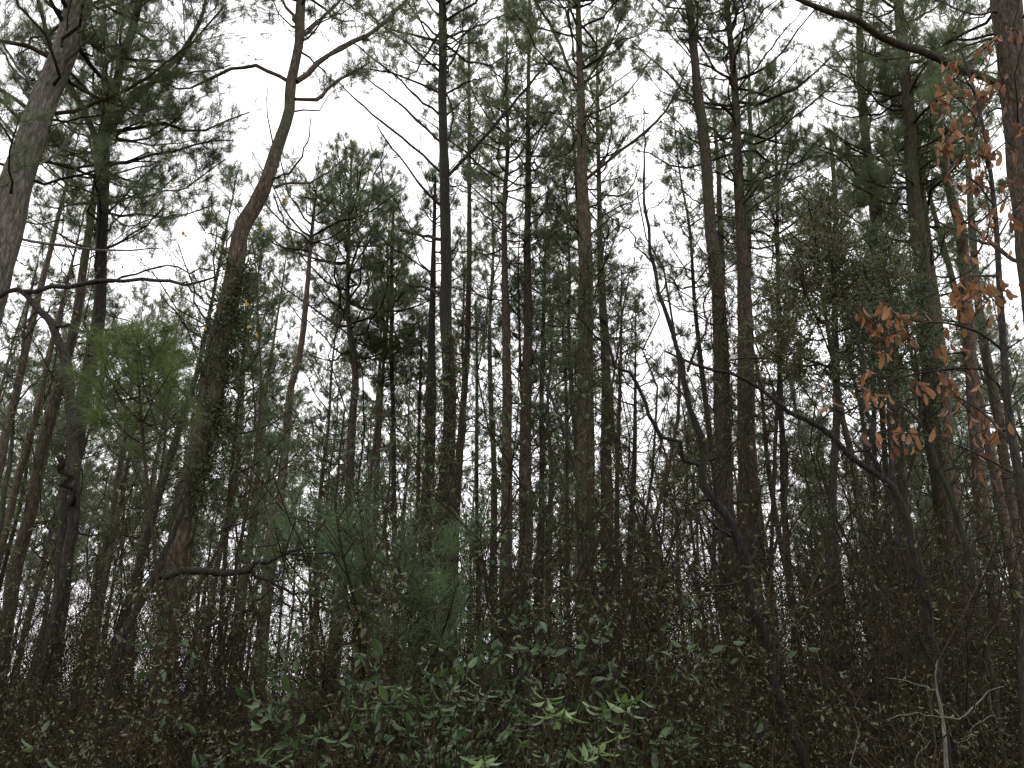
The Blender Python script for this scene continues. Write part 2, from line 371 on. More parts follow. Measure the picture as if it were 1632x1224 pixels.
INFO = []        # (x on the ground line in pixels, short name) of the trunks worth naming neighbours by
def pine(label, D, pts, H, cb, R, limbs=(), m='pine', seed=0, fine=1, dens=1., dead=.5, deadlen=1.2, short=None, lean=0., nmat=None, name='pine_tree', group='tall pine trees of the forest'):
    rng = RS(seed+int(D*10)); T = trace(pts, D, H, lean)
    base = T[0, :3].copy(); base[2] = 0
    root = thing(name, base, label, 'tree', group)
    g = Geo(); Q = trunk_mesh(g, rng, T, n=14 if D < 20 else 9, step=.25 if D < 20 else .5)
    g.build('trunk', M[m], root, base)
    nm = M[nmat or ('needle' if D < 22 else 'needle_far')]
    for L_ in limbs:
        opt = L_[0] if isinstance(L_[0], str) else ''
        px = L_[1:] if opt else L_
        sgn = rng.choice([-1, 1])*rng.uniform(.3, 1.3)
        w0 = px[0][2] if len(px[0]) > 2 else 5
        n = len(px); px = [(p[0], p[1], (p[2] if len(p) > 2 else w0*(1-.6*i/(n-1)))*(.85 if D < 9 else 1)) for i, p in enumerate(px)]
        Dt = D + lean*(unp(px[0][0], px[0][1], D)[0][2])
        A = trace_limb(px, Dt, Dt+sgn); K = 12; A = resample(A, K)
        ln = np.linalg.norm(np.diff(A[:, :3], axis=0), axis=1).sum()
        A[1:, :3] += rng.normal(size=(K-1, 3))*.012
        gb = Geo(); tubes(gb, A[None, :, :3], A[None, :, 3]*1.0, 8, 0, 1+rng.normal(size=(1, K, 8))*.07)
        P = A[None, :, :3]; LL = np.array([ln])
        S, SL = sprout(rng, P, LL, 1.5, .15, .3, up=.2, spread=.6, bend=.15)
        tubes(gb, S, (.003+.006*SL)[:, None]*np.linspace(1, .4, 4), 4, 0)
        if 'd' not in opt:
            foliage(gb, rng, P, LL, fine, 1.1, 1, 0, smin=.45)
        else:
            S2, L2 = sprout(rng, S, SL, 3, .2, .5, up=.1, spread=.6, K=3)
            tubes(gb, S2, .003*np.ones((len(S2), 3)), 3, 0)
        gb.build('dead_branch' if 'd' in opt else 'branch', [M[m if m != 'pine_far' else 'twig'], nm], root, base)
    gc = Geo(); z0 = unp(816, cb, D)[0][2] if cb is not None else None
    if z0 is not None and z0 < T[-1, 2]-.5:
        P, LL, br = make_boughs(rng, T, z0, T[-1, 2], R, dens)
        rr = np.minimum(.008+.011*LL, br*.7)
        tubes(gc, P, rr[:, None]*np.linspace(1, .35, 7), 5, 0)
        foliage(gc, rng, P, LL, fine, 1., 1, 0)
        e = T[-1:, :3]; needles(gc, rng, e, np.array([[0, 0, 1.]]), 30, .18, .008, 1)
    if dead and z0 is not None:
        bare_limbs(gc, rng, T, max(1.5, z0*.3), min(T[-1, 2]*.85, z0*1.4), dead*4.5, deadlen*1.2)
    if gc.n: gc.build('crown', [M['twig'], nm], root, base)
    if short: INFO.append((proj(np.array([base[0], D, 1.6]))[0], short, D))
    return root, T


# ------------------------------------------------------------ the pines whose trunks the photo shows one by one
pine('stout pale grey pine trunk leaning right out of the left edge, topmost left', 9.0,
     [(-12,440,58),(20,310,52),(54,206,45),(80,137,42),(108,68,38),(124,0,36)], 21, 330, 2.7,
     [[(72,160,5),(34,115),(0,65),(-40,20)], [(60,190,4),(30,125),(0,72),(-20,30)],
      ['d',(20,330,3),(27,381,5),(69,388,5),(144,396,4),(192,398,3),(260,395,1.5)], [(62,262,4),(100,230,4),(130,192,3),(160,150,2)],
      [(95,110,4),(140,60),(190,20),(230,-20)], [(40,250,4),(10,200),(-30,150)]], m='pine_pale', seed=1, fine=2, short='stout pale leaning pine')
pine('dark pine splitting into a Y of ascending limbs, upper left', 10.5,
     [(62,1224,23),(72,1147,23),(83,1061,24),(95,975,25),(103,890,25),(107,804,25),(112,777,24),(122,709,24),(132,640,23),(146,570,22),(158,503,21),(161,400,19),(165,309,19),(167,240,18),(171,192,14),(182,151,13),(192,103,13),(206,62,13),(219,17,12),(224,-20,11)], 19, 400, 2.2,
     [[(158,247,11),(149,206,10),(137,178,9),(113,141,9),(93,99,8),(75,62,7),(60,0,6),(50,-50,4)], [(178,205,9),(206,165,9),(237,137,8),(261,113,8),(292,79,7),(316,41,6),(328,0,5),(340,-50,3)],
      [(174,276,4),(219,292,4),(261,305,3),(295,298),(329,274),(357,254,1.5)], [(170,343,4),(192,319),(219,292),(250,262,2)], [(166,275,4),(130,252),(95,235),(60,228,1.5)],
      [(172,215,4),(205,225),(240,218),(268,200),(290,180,1.5)], [(168,330,3),(200,360),(240,352),(280,340,1.5)], [(160,400,4),(215,372),(262,330,2)]], seed=2, fine=2, m='dark', short='dark Y-shaped pine')
pine('thick crooked pine bending right then straight up, large trunk left of centre', 9.5,
     [(240,1224,42),(262,1061,38),(272,975,36),(283,890,33),(293,804,33),(310,743,36),(325,675,38),(340,605,38),(350,540,36),(368,470,32),(379,400,30),(385,364,29),(405,330,27),(424,292,24),(436,254,22),(450,213,20),(461,178,19),(463,137,18),(470,103,17),(476,70,16),(478,34,16),(480,-10,15)], 19, 70, 1.9,
     [[(460,130,7),(436,117,6),(405,106,6),(378,106,5),(343,123,5),(319,135,4),(292,141,3),(247,130,2)],
      [(472,130,9),(497,110,9),(521,89,8),(556,70,8),(574,62,7),(609,38,6),(636,14,5),(653,-10,4)], [(470,158,6),(508,158,6),(528,137,5),(560,118,4),(590,100,2)],
      ['d',(439,298,5),(463,291,4),(497,288,4),(525,274,3),(556,247,2)], [(478,60,6),(510,35),(540,0,4),(560,-40,2)], [(476,40,6),(450,0),(430,-40,2)],
      ['d',(432,285,4),(470,265),(490,225),(497,190,1.5)], ['d',(436,310,3),(450,345),(466,385),(470,430,1)]], seed=3, fine=2, m='pine', dead=.3, short='thick crooked pine')
pine('tall dark pine with bare limbs reaching up left and one up right, near centre', 15,
     [(702,1020,27),(705,907,27),(708,820,26),(713,740,24),(716,709,23),(716,606,22),(710,503,21),(711,420,19),(709,309,18),(707,240,16),(705,137,15),(706,69,14),(705,0,13)], 23, 130, 2.6,
     [['d',(714,280,6),(753,240,6),(801,185,5),(842,137,4),(883,89,3)], ['d',(712,230,3),(722,192,3),(718,165,3),(710,145,3)],
      ['d',(703,228,4),(667,192,4),(619,151,3),(574,117,2)], ['d',(704,276,5),(667,240,4),(636,216,4),(581,171,3),(540,130,2)], [(701,184,4),(670,161,4),(640,130,3),(602,99,3),(560,65,2)],
      [(701,115,4),(677,93),(643,65),(619,48),(585,20,2)], ['d',(703,328,5),(670,295,4),(643,257,3),(619,230,3),(602,199,2)], ['d',(703,382,6),(667,374,5),(640,367,5)],
      ['d',(702,468,6),(674,457,5),(652,453,4)], [(708,153,4),(732,137),(746,130),(775,122,2)], [(708,112,4),(725,89),(736,58),(739,20),(745,-20,2)], [(702,149,4),(677,137),(643,123),(591,110),(571,110),(530,130,2)],
      ['d',(712,184,3),(732,165),(749,151,2)], ['d',(716,425,3),(724,410),(729,398,2)], [(700,60,4),(660,20),(640,-30,2)], [(710,60,4),(765,40),(800,25),(840,5,2)]], seed=4, fine=1, m='dark', dead=.4, short='dark central pine')
pine('straight grey pine right of centre with a mossy mid trunk', 13,
     [(934,1044,34),(931,941,33),(933,804,32),(933,709,31),(933,606,29),(933,503,27),(934,420,24),(931,343,21),(928,275,18),(926,172,14),(924,103,12),(921,0,10)], 22, 230, 2.2,
     [[(921,146,5),(904,103,5),(890,65,5),(869,27,4),(852,0,4),(840,-30,2)], [(930,139,4),(952,103,4),(972,69,3),(1000,0,3),(1010,-40,1.5)], [(928,100,3),(962,75),(1020,55),(1048,31,1.5)],
      ['d',(932,288,6),(969,257,5),(1014,220,5),(1055,185,4),(1082,137,3),(1100,95,2)], ['d',(925,228,3),(897,189),(876,151,1.5)], [(926,190,3),(960,150),(1010,110),(1045,100,1.5)], ['d',(936,380,3),(975,345),(1005,325,1.5)]], seed=5, fine=1, m='moss', dead=.5, short='straight grey pine')
pine('thin clean pole of a pine just right of the dark central pine', 22,
     [(712,1000,16),(720,907,15),(725,820,14),(730,743,13),(736,675,12),(744,572,11),(746,503,10),(748,400,9),(748,275,7),(748,172,6),(747,50,5)], 24, 330, 1.9, m='pine_red', seed=6, short='clean pole pine')
pine('ruddy slim pine standing left of a paler taller twin, middle', 18,
     [(805,1040,24),(806,930,22),(808,812,20),(808,709,18),(808,606,16),(806,503,14),(804,420,11),(804,326,8),(809,240,7),(808,137,5)], 21.5, 400, 2.3,
     [['d',(805,345,4),(785,325),(760,305),(735,280,1.5)], ['d',(808,300,3),(840,270),(862,245,1.5)], ['d',(804,370,3),(770,340),(752,318,1.5)]], m='pine_red', seed=7, short='ruddy slim middle pine')
pine('pale brown slim pine, taller one of the middle pair', 18.5,
     [(833,1050,27),(835,930,25),(838,820,23),(837,743,21),(838,640,19),(842,537,16),(840,420,13),(841,343,11),(842,240,9),(842,137,7),(844,0,5)], 24, 420, 2.2, m='pine_red', seed=8, short='pale brown slim pine')
pine('slim reddish pine close behind the straight grey pine, right of it', 19,
     [(972,1050,26),(969,941,25),(967,820,22),(966,709,19),(966,606,17),(962,503,14),(957,420,11),(955,309,8),(953,223,7),(952,120,5)], 22, 420, 2.4, m='pine_red', seed=9, short='slim reddish pine')
pine('tall light grey pine leaning slightly left, third large trunk from the right top', 13.5,
     [(1168,1050,31),(1160,930,30),(1156,820,29),(1153,709,28),(1150,606,27),(1147,503,26),(1140,420,23),(1132,360,20),(1127,275,18),(1120,206,17),(1111,137,16),(1105,69,14),(1098,0,12)], 22, 60, 1.9,
     [['d',(1100,85,3),(1085,62),(1060,30),(1030,0,2)], ['d',(1099,50,2),(1072,48),(1040,46),(970,20),(930,5,1)], ['d',(1112,42,2),(1145,22),(1180,0,1.5)], ['d',(1118,325,3),(1095,310),(1072,292,1.5)], ['d',(1112,235,3),(1085,200),(1050,170,1.5)]], m='pine', seed=10, dead=.8, short='light grey leaning pine')
pine('brown pine beside the light grey leaning one, on its right', 14.5,
     [(1210,1050,36),(1198,941,35),(1195,820,34),(1190,709,32),(1189,623,30),(1188,537,27),(1185,420,22),(1178,309,18),(1175,240,16),(1172,154,13),(1166,86,11),(1158,0,9)], 21, 330, 2.5,
     [[(1170,90,3),(1200,50),(1245,0,1.5)], [(1177,140,4),(1215,95),(1250,50),(1275,20,1.5)], ['d',(1180,350,4),(1215,320),(1260,290),(1310,255,1.5)], ['d',(1178,330,4),(1200,290),(1230,240),(1260,200,1.5)], ['d',(1182,380,3),(1230,355),(1290,340,1.5)]], m='pine', seed=11, dens=1.2, short='straight brown pine')
pine('slender pale pine squeezed between two thicker right hand trunks', 21,
     [(1152,560,14),(1150,480,13),(1149,400,12),(1147,343,10),(1145,275,8),(1140,210,6),(1137,150,5)], 20.5, 230, 1.6, m='pine_red', seed=12)
pine('slim upright pine just behind the brown pine, upper right', 22,
     [(1192,400,11),(1194,309,9),(1196,240,8),(1195,170,6),(1193,100,5)], 24.5, 380, 2.4, m='pine_far', seed=13)
pine('thin dark pine with a dense dark crown right of the brown pine', 20,
     [(1275,1050,13),(1262,950,12),(1250,820,11),(1247,709,10),(1243,606,9),(1240,434,7),(1238,309,5),(1236,210,4)], 19.5, 480, 2.5, m='dark', seed=14, dens=1.2, short='thin dark pine')
pine('grey pine curving left towards its top with open sky on its left', 15,
     [(1450,1080,34),(1446,976,32),(1440,850,29),(1430,743,27),(1425,640,25),(1418,540,23),(1412,469,21),(1403,420,20),(1396,326,17),(1384,257,15),(1376,189,14),(1371,103,12),(1369,0,9)], 21, 330, 2.0,
     [['d',(1372,110,3),(1380,70),(1355,30),(1340,0,1.5)], ['d',(1385,195,3),(1420,180),(1450,165,1.5)], ['d',(1376,150,3),(1405,110),(1435,80),(1470,60,1.5)]], m='pine', seed=15, dead=.8, short='grey curving pine')
pine('large mossy pine left of the brown hanging leaves', 13,
     [(1545,1110,30),(1532,1060,30),(1522,976,29),(1508,873,28),(1500,790,28),(1490,709,28),(1483,606,27),(1475,503,27),(1468,420,26),(1460,343,24),(1453,275,22),(1450,206,20),(1443,120,18),(1436,51,16),(1431,0,15)], 21, 330, 2.4,
     [[(1440,130,4),(1475,100),(1510,55),(1545,10,2)], [(1432,60,4),(1400,30),(1360,10),(1330,-10,2)], [(1445,180,4),(1410,140),(1390,120,2)], [(1436,40,5),(1480,20),(1530,-20,2)], ['d',(1455,250,3),(1500,235),(1540,225,2)], [(1437,100,4),(1490,90),(1540,80),(1580,60,2)]], m='moss', seed=16, fine=2, dead=.6, short='large mossy pine')
RIGHT = pine('massive dark pine filling the right edge behind the brown leaves', 8.5,
     [(1712,1224,56),(1697,1000,54),(1680,780,52),(1662,560,50),(1645,400,49),(1633,280,48),(1622,180,48),(1612,90,47),(1604,0,46),(1596,-60,45)], 22, 60, 2.6,
     [['d',(1600,140,15),(1560,118,14),(1511,100,14),(1467,82,14),(1415,65,14),(1364,31,12),(1312,14,10),(1268,-3,8),(1220,-30,6)],
      ['d',(1645,430,8),(1600,402,8),(1559,384,6),(1518,364,5),(1473,346,3)], [(1590,60,5),(1550,70),(1500,90),(1460,110,2)], [(1592,20,5),(1540,20),(1490,0),(1440,-20,2)], [(1600,90,4),(1540,130),(1510,170,2)]], m='pine', seed=17, fine=2, dead=.4, short='massive edge pine')
pine('crooked topped pine trunk behind the brown leaves, ruddy bark', 15,
     [(1593,1010,25),(1580,907,24),(1570,850,23),(1563,777,22),(1552,675,20),(1549,606,19),(1542,503,18),(1535,400,18),(1528,350,17),(1514,309,14),(1501,223,9),(1490,150,6)], 15.5, 260, 1.8, m='pine_red', seed=18, dead=.9, short='crooked topped ruddy pine')
pine('slim pine leaning left beside the crooked topped one', 19,
     [(1640,960,20),(1625,880,19),(1610,800,18),(1593,675,16),(1580,606,15),(1562,503,13),(1552,400,12),(1545,300,10),(1540,200,8)], 20, 200, 2, m='pine_far', seed=19)
pine('thin straight pine in the right middle behind the small-leaved evergreen', 20,
     [(1346,1044,20),(1336,941,17),(1326,804,15),(1332,700,13),(1333,600,12),(1330,537,11),(1333,400,10),(1330,300,8),(1325,240,6)], 18, 450, 2.3, m='pine_far', seed=20, short='thin straight pine')
pine('grey pine low on the right with bright gaps on both sides', 22,
     [(1401,1061,15),(1391,976,14),(1377,873,13),(1370,820,12),(1357,726,11),(1343,668,10),(1330,590,9)], 17, 520, 2.0, m='pine_far', seed=21)
pine('thick ruddy trunk low on the right between two bright slits', 14,
     [(1560,1060,34),(1549,1010,33),(1528,907,32),(1518,804,30),(1506,700,27),(1500,600,25)], 16, 480, 2.0, m='pine_red', seed=22)
pine('slender dark stem low right, left of the mossy pine', 24,
     [(1419,1061,11),(1417,941,11),(1415,804,10),(1405,640,9),(1400,500,8)], 20, 420, 1.7, m='dark', seed=23)
pine('far left leaning pine, paler one behind the dark Y-shaped pine', 15,
     [(10,1000,24),(24,907,23),(38,855,22),(51,804,22),(65,726,20),(86,647,19),(100,592,17),(117,527,15),(127,469,14),(137,400,13),(148,330,11),(156,260,9)], 17.5, 300, 2.2, m='pine', seed=24, short='far left leaning pine')
pine('leaning pine crossing the left edge at mid height', 18, [(-40,880,15),(-5,760,15),(10,690,14),(30,610,13),(51,513,11),(75,420,9),(92,350,7)], 17, 330, 2.0, m='pine_far', seed=25)
pine('slim leaning pine second from the left edge', 20, [(-20,960,15),(0,880,14),(14,820,13),(38,729,12),(62,640,10),(80,560,9),(95,500,7)], 15.5, 470, 1.9, m='pine_far', seed=26)
pine('short leaning pine in the gap right of the dark Y-shaped pine', 22, [(150,960,13),(160,907,12),(168,870,12),(178,830,11),(185,780,10),(195,720,8),(205,660,6),(212,600,4)], 13.5, 700, 1.8, m='pine_far', seed=27)
pine('dark leaning pine just left of the thick crooked pine', 14, [(165,1150,20),(180,1060,18),(206,958,16),(220,907,15),(237,845,14),(254,788,13),(275,716,12),(298,647,11),(315,590,9),(330,520,7)], 12, 560, 1.6, m='dark', seed=28, short='dark leaning pine')
pine('ruddy pine right of the thick crooked pine, leaning right', 17, [(408,1060,19),(412,1044,18),(425,940,17),(436,804,16),(443,820,15),(453,726,14),(463,620,12),(477,572,11),(488,480,9),(494,400,7),(500,340,5)], 14.5, 420, 2.2, m='pine_red', seed=29, short='ruddy right-leaning pine')
pine('bushy pine with a pointed round top against the white sky, left of centre', 20,
     [(535,1050,18),(547,907,17),(554,804,16),(557,777,15),(561,675,14),(567,606,12),(561,554,11),(554,486,9),(555,400,7),(558,320,5),(561,240,3)], None, 560, 3.4, m='pine_far', seed=30, dens=1.45, short='bushy round topped pine')
pine('straight slim pine with small crown right of the bushy round topped one', 21,
     [(632,1000,11),(630,930,10),(628,820,9),(627,675,8),(624,572,7),(625,400,5),(628,330,3)], None, 600, 1.8, m='dark', seed=31, dens=1.4, short='straight slim pine')
pine('thin dark pine stem left of the dark central pine, lower crown', 22, [(645,1010,9),(655,940,8),(665,812,7),(667,720,6),(670,606,5),(672,540,4)], 12.5, 650, 1.4, m='dark', seed=32)
pine('dark pine almost touching the dark central pine on its left', 17,
     [(665,1050,21),(672,1010,20),(677,907,19),(682,820,18),(688,640,16),(688,537,13),(690,450,10),(691,400,8),(693,330,6),(694,280,4)], None, 480, 1.9, m='dark', seed=33)
pine('very thin stem in the gap between the two middle pairs of pines', 26, [(762,960,7),(760,820,6),(760,700,6),(760,572,5),(758,480,4)], 15, 560, 1.5, m='dark', seed=34)
pine('thin dark pine right of the pale brown slim pine', 22, [(858,1000,13),(860,940,13),(863,820,12),(864,720,10),(863,640,9),(865,540,7),(868,450,5)], 17, 500, 1.7, m='dark', seed=35)
pine('grey thin pine left of the straight grey pine, seen low', 25, [(906,1000,9),(905,940,8),(904,820,7),(903,700,6),(902,606,5)], 15, 600, 1.4, m='pine_far', seed=36)
pine('slim pine right of the slim reddish pine with a light gap beyond', 23, [(992,1060,12),(990,1044,11),(985,941,10),(983,821,9),(985,720,8),(988,620,6),(990,540,5)], 15, 560, 2.0, m='pine_far', seed=37)
pine('dark slim pine at the light gap right of the middle', 19, [(1018,1070,14),(1015,1044,13),(1003,941,12),(1005,855,11),(1010,760,9),(1012,700,7)], 11.5, 740, 1.6, m='dark', seed=38)

# ------------------------------------------------------------ prototypes for the stand behind, and their copies
def pine_proto(seed, H, cbf, R, r0, m, nmat, dens=1.):
    rng = RS(seed); K = 9; z = np.linspace(0, H, K)
    x = np.cumsum(rng.normal(size=K)*.09); y = np.cumsum(rng.normal(size=K)*.09); x -= x[0]; y -= y[0]
    r = r0*(1-.9*(z/H)**1.15); T = np.stack([x, y, z, r], 1); T[0, 2] = -.15
    root = thing('pine_tree', (0, 0, 0), '', 'tree')
    g = Geo(); trunk_mesh(g, rng, T, 8, .9, .05); g.build('trunk', M[m], root)
    gc = Geo(); P, LL, br = make_boughs(rng, T, H*cbf, H, R, dens*.85)
    tubes(gc, P, np.minimum(.008+.011*LL, br*.7)[:, None]*np.linspace(1, .35, 7), 4, 0)
    foliage(gc, rng, P, LL, 0, dens, 1, 0, nl=.2, twig_r=1.4)
    bare_limbs(gc, rng, T, H*.15, H*cbf*1.25, 3.4, 1.4)
    gc.build('crown', [M['twig'], M[nmat]], root); return root, H
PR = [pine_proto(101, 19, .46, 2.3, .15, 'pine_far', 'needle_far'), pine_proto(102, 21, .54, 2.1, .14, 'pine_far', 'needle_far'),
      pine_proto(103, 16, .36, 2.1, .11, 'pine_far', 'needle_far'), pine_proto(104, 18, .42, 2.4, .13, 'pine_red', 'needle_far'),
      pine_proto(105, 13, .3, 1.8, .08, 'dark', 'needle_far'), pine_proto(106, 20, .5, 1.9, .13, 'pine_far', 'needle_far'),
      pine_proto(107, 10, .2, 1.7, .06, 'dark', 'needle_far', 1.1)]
# how high (pixel row) a tree top may reach in the open patches of white sky
SKY = [(-200, -200), (60, -100), (200, 150), (290, 290), (330, 330), (440, 330), (470, 250), (640, 300), (665, 330), (740, 250), (760, 120), (1020, 60), (1250, 150), (1290, 260), (1360, 230), (1400, 60), (1800, -200)]
rng = RS(78); placed = []; cnt = 0; USED = set(); BG = []
tries = 0
while cnt < 180 and tries < 6000:
    tries += 1
    D = 17 + 55*rng.rand()**.75; X0 = rng.uniform(-1, 1)*D*.72
    if any((X0-a)**2+(D-b)**2 < (1.5 + D*.02)**2 for a, b in placed): continue
    k = rng.randint(len(PR)); root, H = PR[k]; s = rng.uniform(.85, 1.12)
    if D > 48 and k in (4, 6): continue
    u, v = proj((X0, D, H*s)); ub = proj((X0, D, 2))[0]
    lim = np.interp(u, [a for a, b in SKY], [b for a, b in SKY]) + rng.uniform(0, 60)
    if v < lim:
        t = unp(816, lim, D)[0][2]
        if t < H*.6: continue
        s = t/H
        if s > 1.15: continue
    placed.append((X0, D)); cnt += 1
    BG.append((X0, D, k, s, rng.uniform(0, 6.28), ub))
INFO.sort()
def near_name(u):
    best = min(INFO, key=lambda r: abs(r[0]-u)); return best[1], ('left of' if u < best[0] else 'right of')
def bglabel(D, k, u, s):
    nm_, side = near_name(u)
    size = {4: 'small dark', 6: 'low bushy dark', 2: 'medium'}.get(k, 'tall slim')
    far = 'pine behind and' if D < 28 else ('pine deeper in,' if D < 45 else 'hazy far pine,')
    return f'{size} {far} {side} the {nm_}'.replace('the pale brown', 'the pale brown'), f'background pines {"near" if D<28 else "deep in the stand" if D<45 else "at the far edge"}'
for i, (x, y, k, s, rz, u) in enumerate(BG):
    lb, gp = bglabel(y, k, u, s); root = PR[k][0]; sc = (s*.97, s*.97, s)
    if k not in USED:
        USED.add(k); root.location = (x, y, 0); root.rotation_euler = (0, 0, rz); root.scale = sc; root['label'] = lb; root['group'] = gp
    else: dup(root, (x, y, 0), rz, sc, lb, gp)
for k, (root, H) in enumerate(PR):
    if k not in USED:
        for c in list(root.children): bpy.data.objects.remove(c)
        bpy.data.objects.remove(root)

# ------------------------------------------------------------ crooked broadleaved trees
def hardwood(label, D, pts, H, limbs, m='hard', leaf='drab', nleaf=.15, lsize=.05, seed=0, short=None, name='hardwood_tree', cat='tree', group='crooked broadleaved trees', own=1., lvl=.5, sides=10, smin=.25):
    rng = RS(900+seed); T = trace(pts, D, H, 0, .006, .92); T = resample(T, len(T)*3); T[1:-1, :2] += rng.normal(size=(len(T)-2, 2))*.006*D/5; T[1:-1, 3] *= rng.uniform(.9, 1.12, len(T)-2); base = T[0, :3].copy(); base[2] = 0
    root = thing(name, base, label, cat, group); g = Geo()
    Q = trunk_mesh(g, rng, T, sides, .12, .05); g.build('trunk', M[m], root, base)
    ln = np.linalg.norm(np.diff(Q[:, :3], axis=0), axis=1).sum(); K = 24; Qr = resample(Q, K)
    gc = Geo(); Ps = [(Qr[None, :, :3], np.array([ln]), own)]
    for L_ in limbs:
        px = L_; n = len(px); w0 = px[0][2] if len(px[0]) > 2 else 5; dy = rng.choice([-1, 1])*rng.uniform(.1, .5)
        px = [(p[0], p[1], p[2] if len(p) > 2 else w0*(1-.6*i/max(1, n-1))) for i, p in enumerate(px)]
        A = resample(trace_limb(px, D, D+dy), 14); l = np.linalg.norm(np.diff(A[:, :3], axis=0), axis=1).sum()
        A[1:, :3] += rng.normal(size=(13, 3))*.022
        gb = Geo(); tubes(gb, A[None, :, :3], A[None, :, 3], 7, 0, 1+rng.normal(size=(1, 14, 7))*.06); gb.build('branch', M[m], root, base)
        Ps.append((A[None, :, :3], np.array([l]), 1.))
    for P, L, dn in Ps:
        S1, L1 = sprout(rng, P, np.minimum(L, 4)*1.0, 3.6*dn*max(1, L[0]/4), smin, .22, up=.25, spread=.7, K=6, bend=.1, jit=.09, lmin=.3)
        tubes(gc, S1, (.003+.005*L1)[:, None]*np.linspace(1, .4, 6), 4, 0)
        S2, L2 = sprout(rng, S1, L1, 6*lvl*2, .15, .5, up=.15, spread=.7, K=4, bend=.08, jit=.09, lmin=.15)
        tubes(gc, S2, (.0018+.003*L2)[:, None]*np.linspace(1, .5, 4), 3, 0)
        S3, L3 = sprout(rng, S2, L2, 7*lvl*2, .15, .5, up=.1, spread=.7, K=3, bend=.05, jit=.08, lmin=.08)
        tubes(gc, S3, .0016*np.ones((len(S3), 3)), 3, 0)
        if nleaf:
            E = np.vstack([S3[:, -1], S3[:, 1], S2[:, 2], S2[:, -1]]); E = E[rng.rand(len(E)) < nleaf]
            dr = unit(rng.normal(size=E.shape)+np.array([0, 0, -.5])); leaves(gc, rng, E, dr, lsize*rng.uniform(.6, 1.2, len(E)), lsize*.5, 1)
    gc.build('crown', [M['twig'], M[leaf]], root, base)
    if short: INFO.append((proj(np.array([base[0], D, 1.6]))[0], short, D))
    return root

hardwood('crooked dark broadleaved tree zigzagging up through the right middle', 5.6,
   [(1285,1224,17),(1264,1168,16),(1244,1113,15),(1226,1061,15),(1233,1027,15),(1202,976,18),(1189,907,18),(1172,849,17),(1151,812,15),(1123,784,14),(1117,743,13),(1123,709,13),(1110,685,11),(1093,620,10),(1086,572,9),(1068,520,8),(1051,469,7),(1041,420,6),(1031,343,5),(1026,275,4),(1029,223,3),(1026,172,2)], None,
   [[(1096,592,5),(1108,560,4),(1117,537,4),(1129,489,3),(1150,440),(1180,410,1.5)], [(1117,741,8),(1100,735,7),(1065,705,7),(1041,685,7),(1034,654,6),(1014,616,6),(986,592,5),(969,565,5),(940,520,3),(890,470,2)],
    [(1041,420,3),(1010,380),(980,345),(950,330,1)], [(1172,849,5),(1140,835),(1100,800),(1075,790,2)], [(1095,640,3),(1060,600),(1030,560),(990,545,1.5)], [(1202,960,5),(1165,930),(1120,925),(1085,900,2)],
    [(1189,900,4),(1215,850),(1260,830),(1290,800,1.5)], [(1051,469,3),(1085,430),(1120,410),(1170,405,1)], [(1030,343,2),(1060,310),(1085,270,1)]], seed=1, leaf='olive', lvl=.75, short='zigzag dark broadleaf', m='black', nleaf=.05)
hardwood('broadleaved tree arching far to the left over the bare thicket, low right', 6.2,
   [(1512,1224,13),(1508,1181,12),(1494,1096,13),(1497,1044,13),(1484,1010,14),(1473,941,15),(1456,873,15),(1436,804,14),(1425,777,13),(1401,757,11),(1360,733,10),(1333,702,10),(1298,674,9),(1257,657,8),(1216,623,7),(1175,599,6),(1120,585,5),(1060,560,3)], None,
   [[(1410,764,9),(1395,720,8),(1381,651,8),(1377,606,7),(1371,537,5),(1350,490,3)], [(1298,674,4),(1330,655),(1380,648),(1430,655,2)], [(1470,930,5),(1510,900),(1550,870),(1590,862),(1640,865,3)], [(1484,1010,4),(1530,975),(1580,930),(1600,880,2)],
    [(1360,733,4),(1400,690),(1450,640),(1490,600,1.5)], [(1216,623,3),(1215,570),(1240,520,1.5)]], seed=2, leaf='drab', lvl=.75, short='left-arching broadleaf', m='black', nleaf=.06, own=1.3)
hardwood('black curving broadleaved tree with long level bough, far left', 8.5,
   [(35,1224,20),(60,1100,19),(88,980,18),(108,880,18),(118,820,18),(118,740,18),(115,690,17),(108,610,16),(104,570,15),(93,545,14),(85,520,13),(60,492,11),(40,466,10),(25,462,9),(0,472,8),(-40,500,5)], None,
   [[(38,465,8),(85,458,8),(144,453,7),(205,445,6),(290,452,5),(340,440,3)], [(140,453,4),(205,440),(260,425),(330,432),(370,415,1.5)], [(85,519,6),(113,522,6),(144,532,5),(190,525,3)], [(112,815,9),(113,790,10),(106,760,11),(97,742,12),(92,732,10)],
    [(290,452,4),(320,475),(335,500),(340,540,2)], [(60,492,4),(30,530),(5,560,2)]], m='dark', seed=3, leaf='olive', nleaf=.12, short='black curving broadleaf', own=.8)
hardwood('leaning dark broadleaved trunk with a long dead bough across the thick crooked pine', 7.5,
   [(140,1224,16),(151,1190,15),(165,1147,15),(185,1044,15),(206,993,15),(228,950,14),(247,917,13),(262,880,9),(290,820,6),(300,760,4)], None,
   [[(245,918,12),(292,912,12),(343,912,11),(395,908,10),(419,895,8),(463,881,5),(500,870,3)], [(400,909,7),(420,922,6),(446,936,5),(480,948,5),(520,957,4),(575,960,2)], [(330,1000,6),(365,985,6),(405,962,5),(440,935,2)]], m='dark', seed=4, leaf='drab', nleaf=.08, short='leaning dark broadleaf')
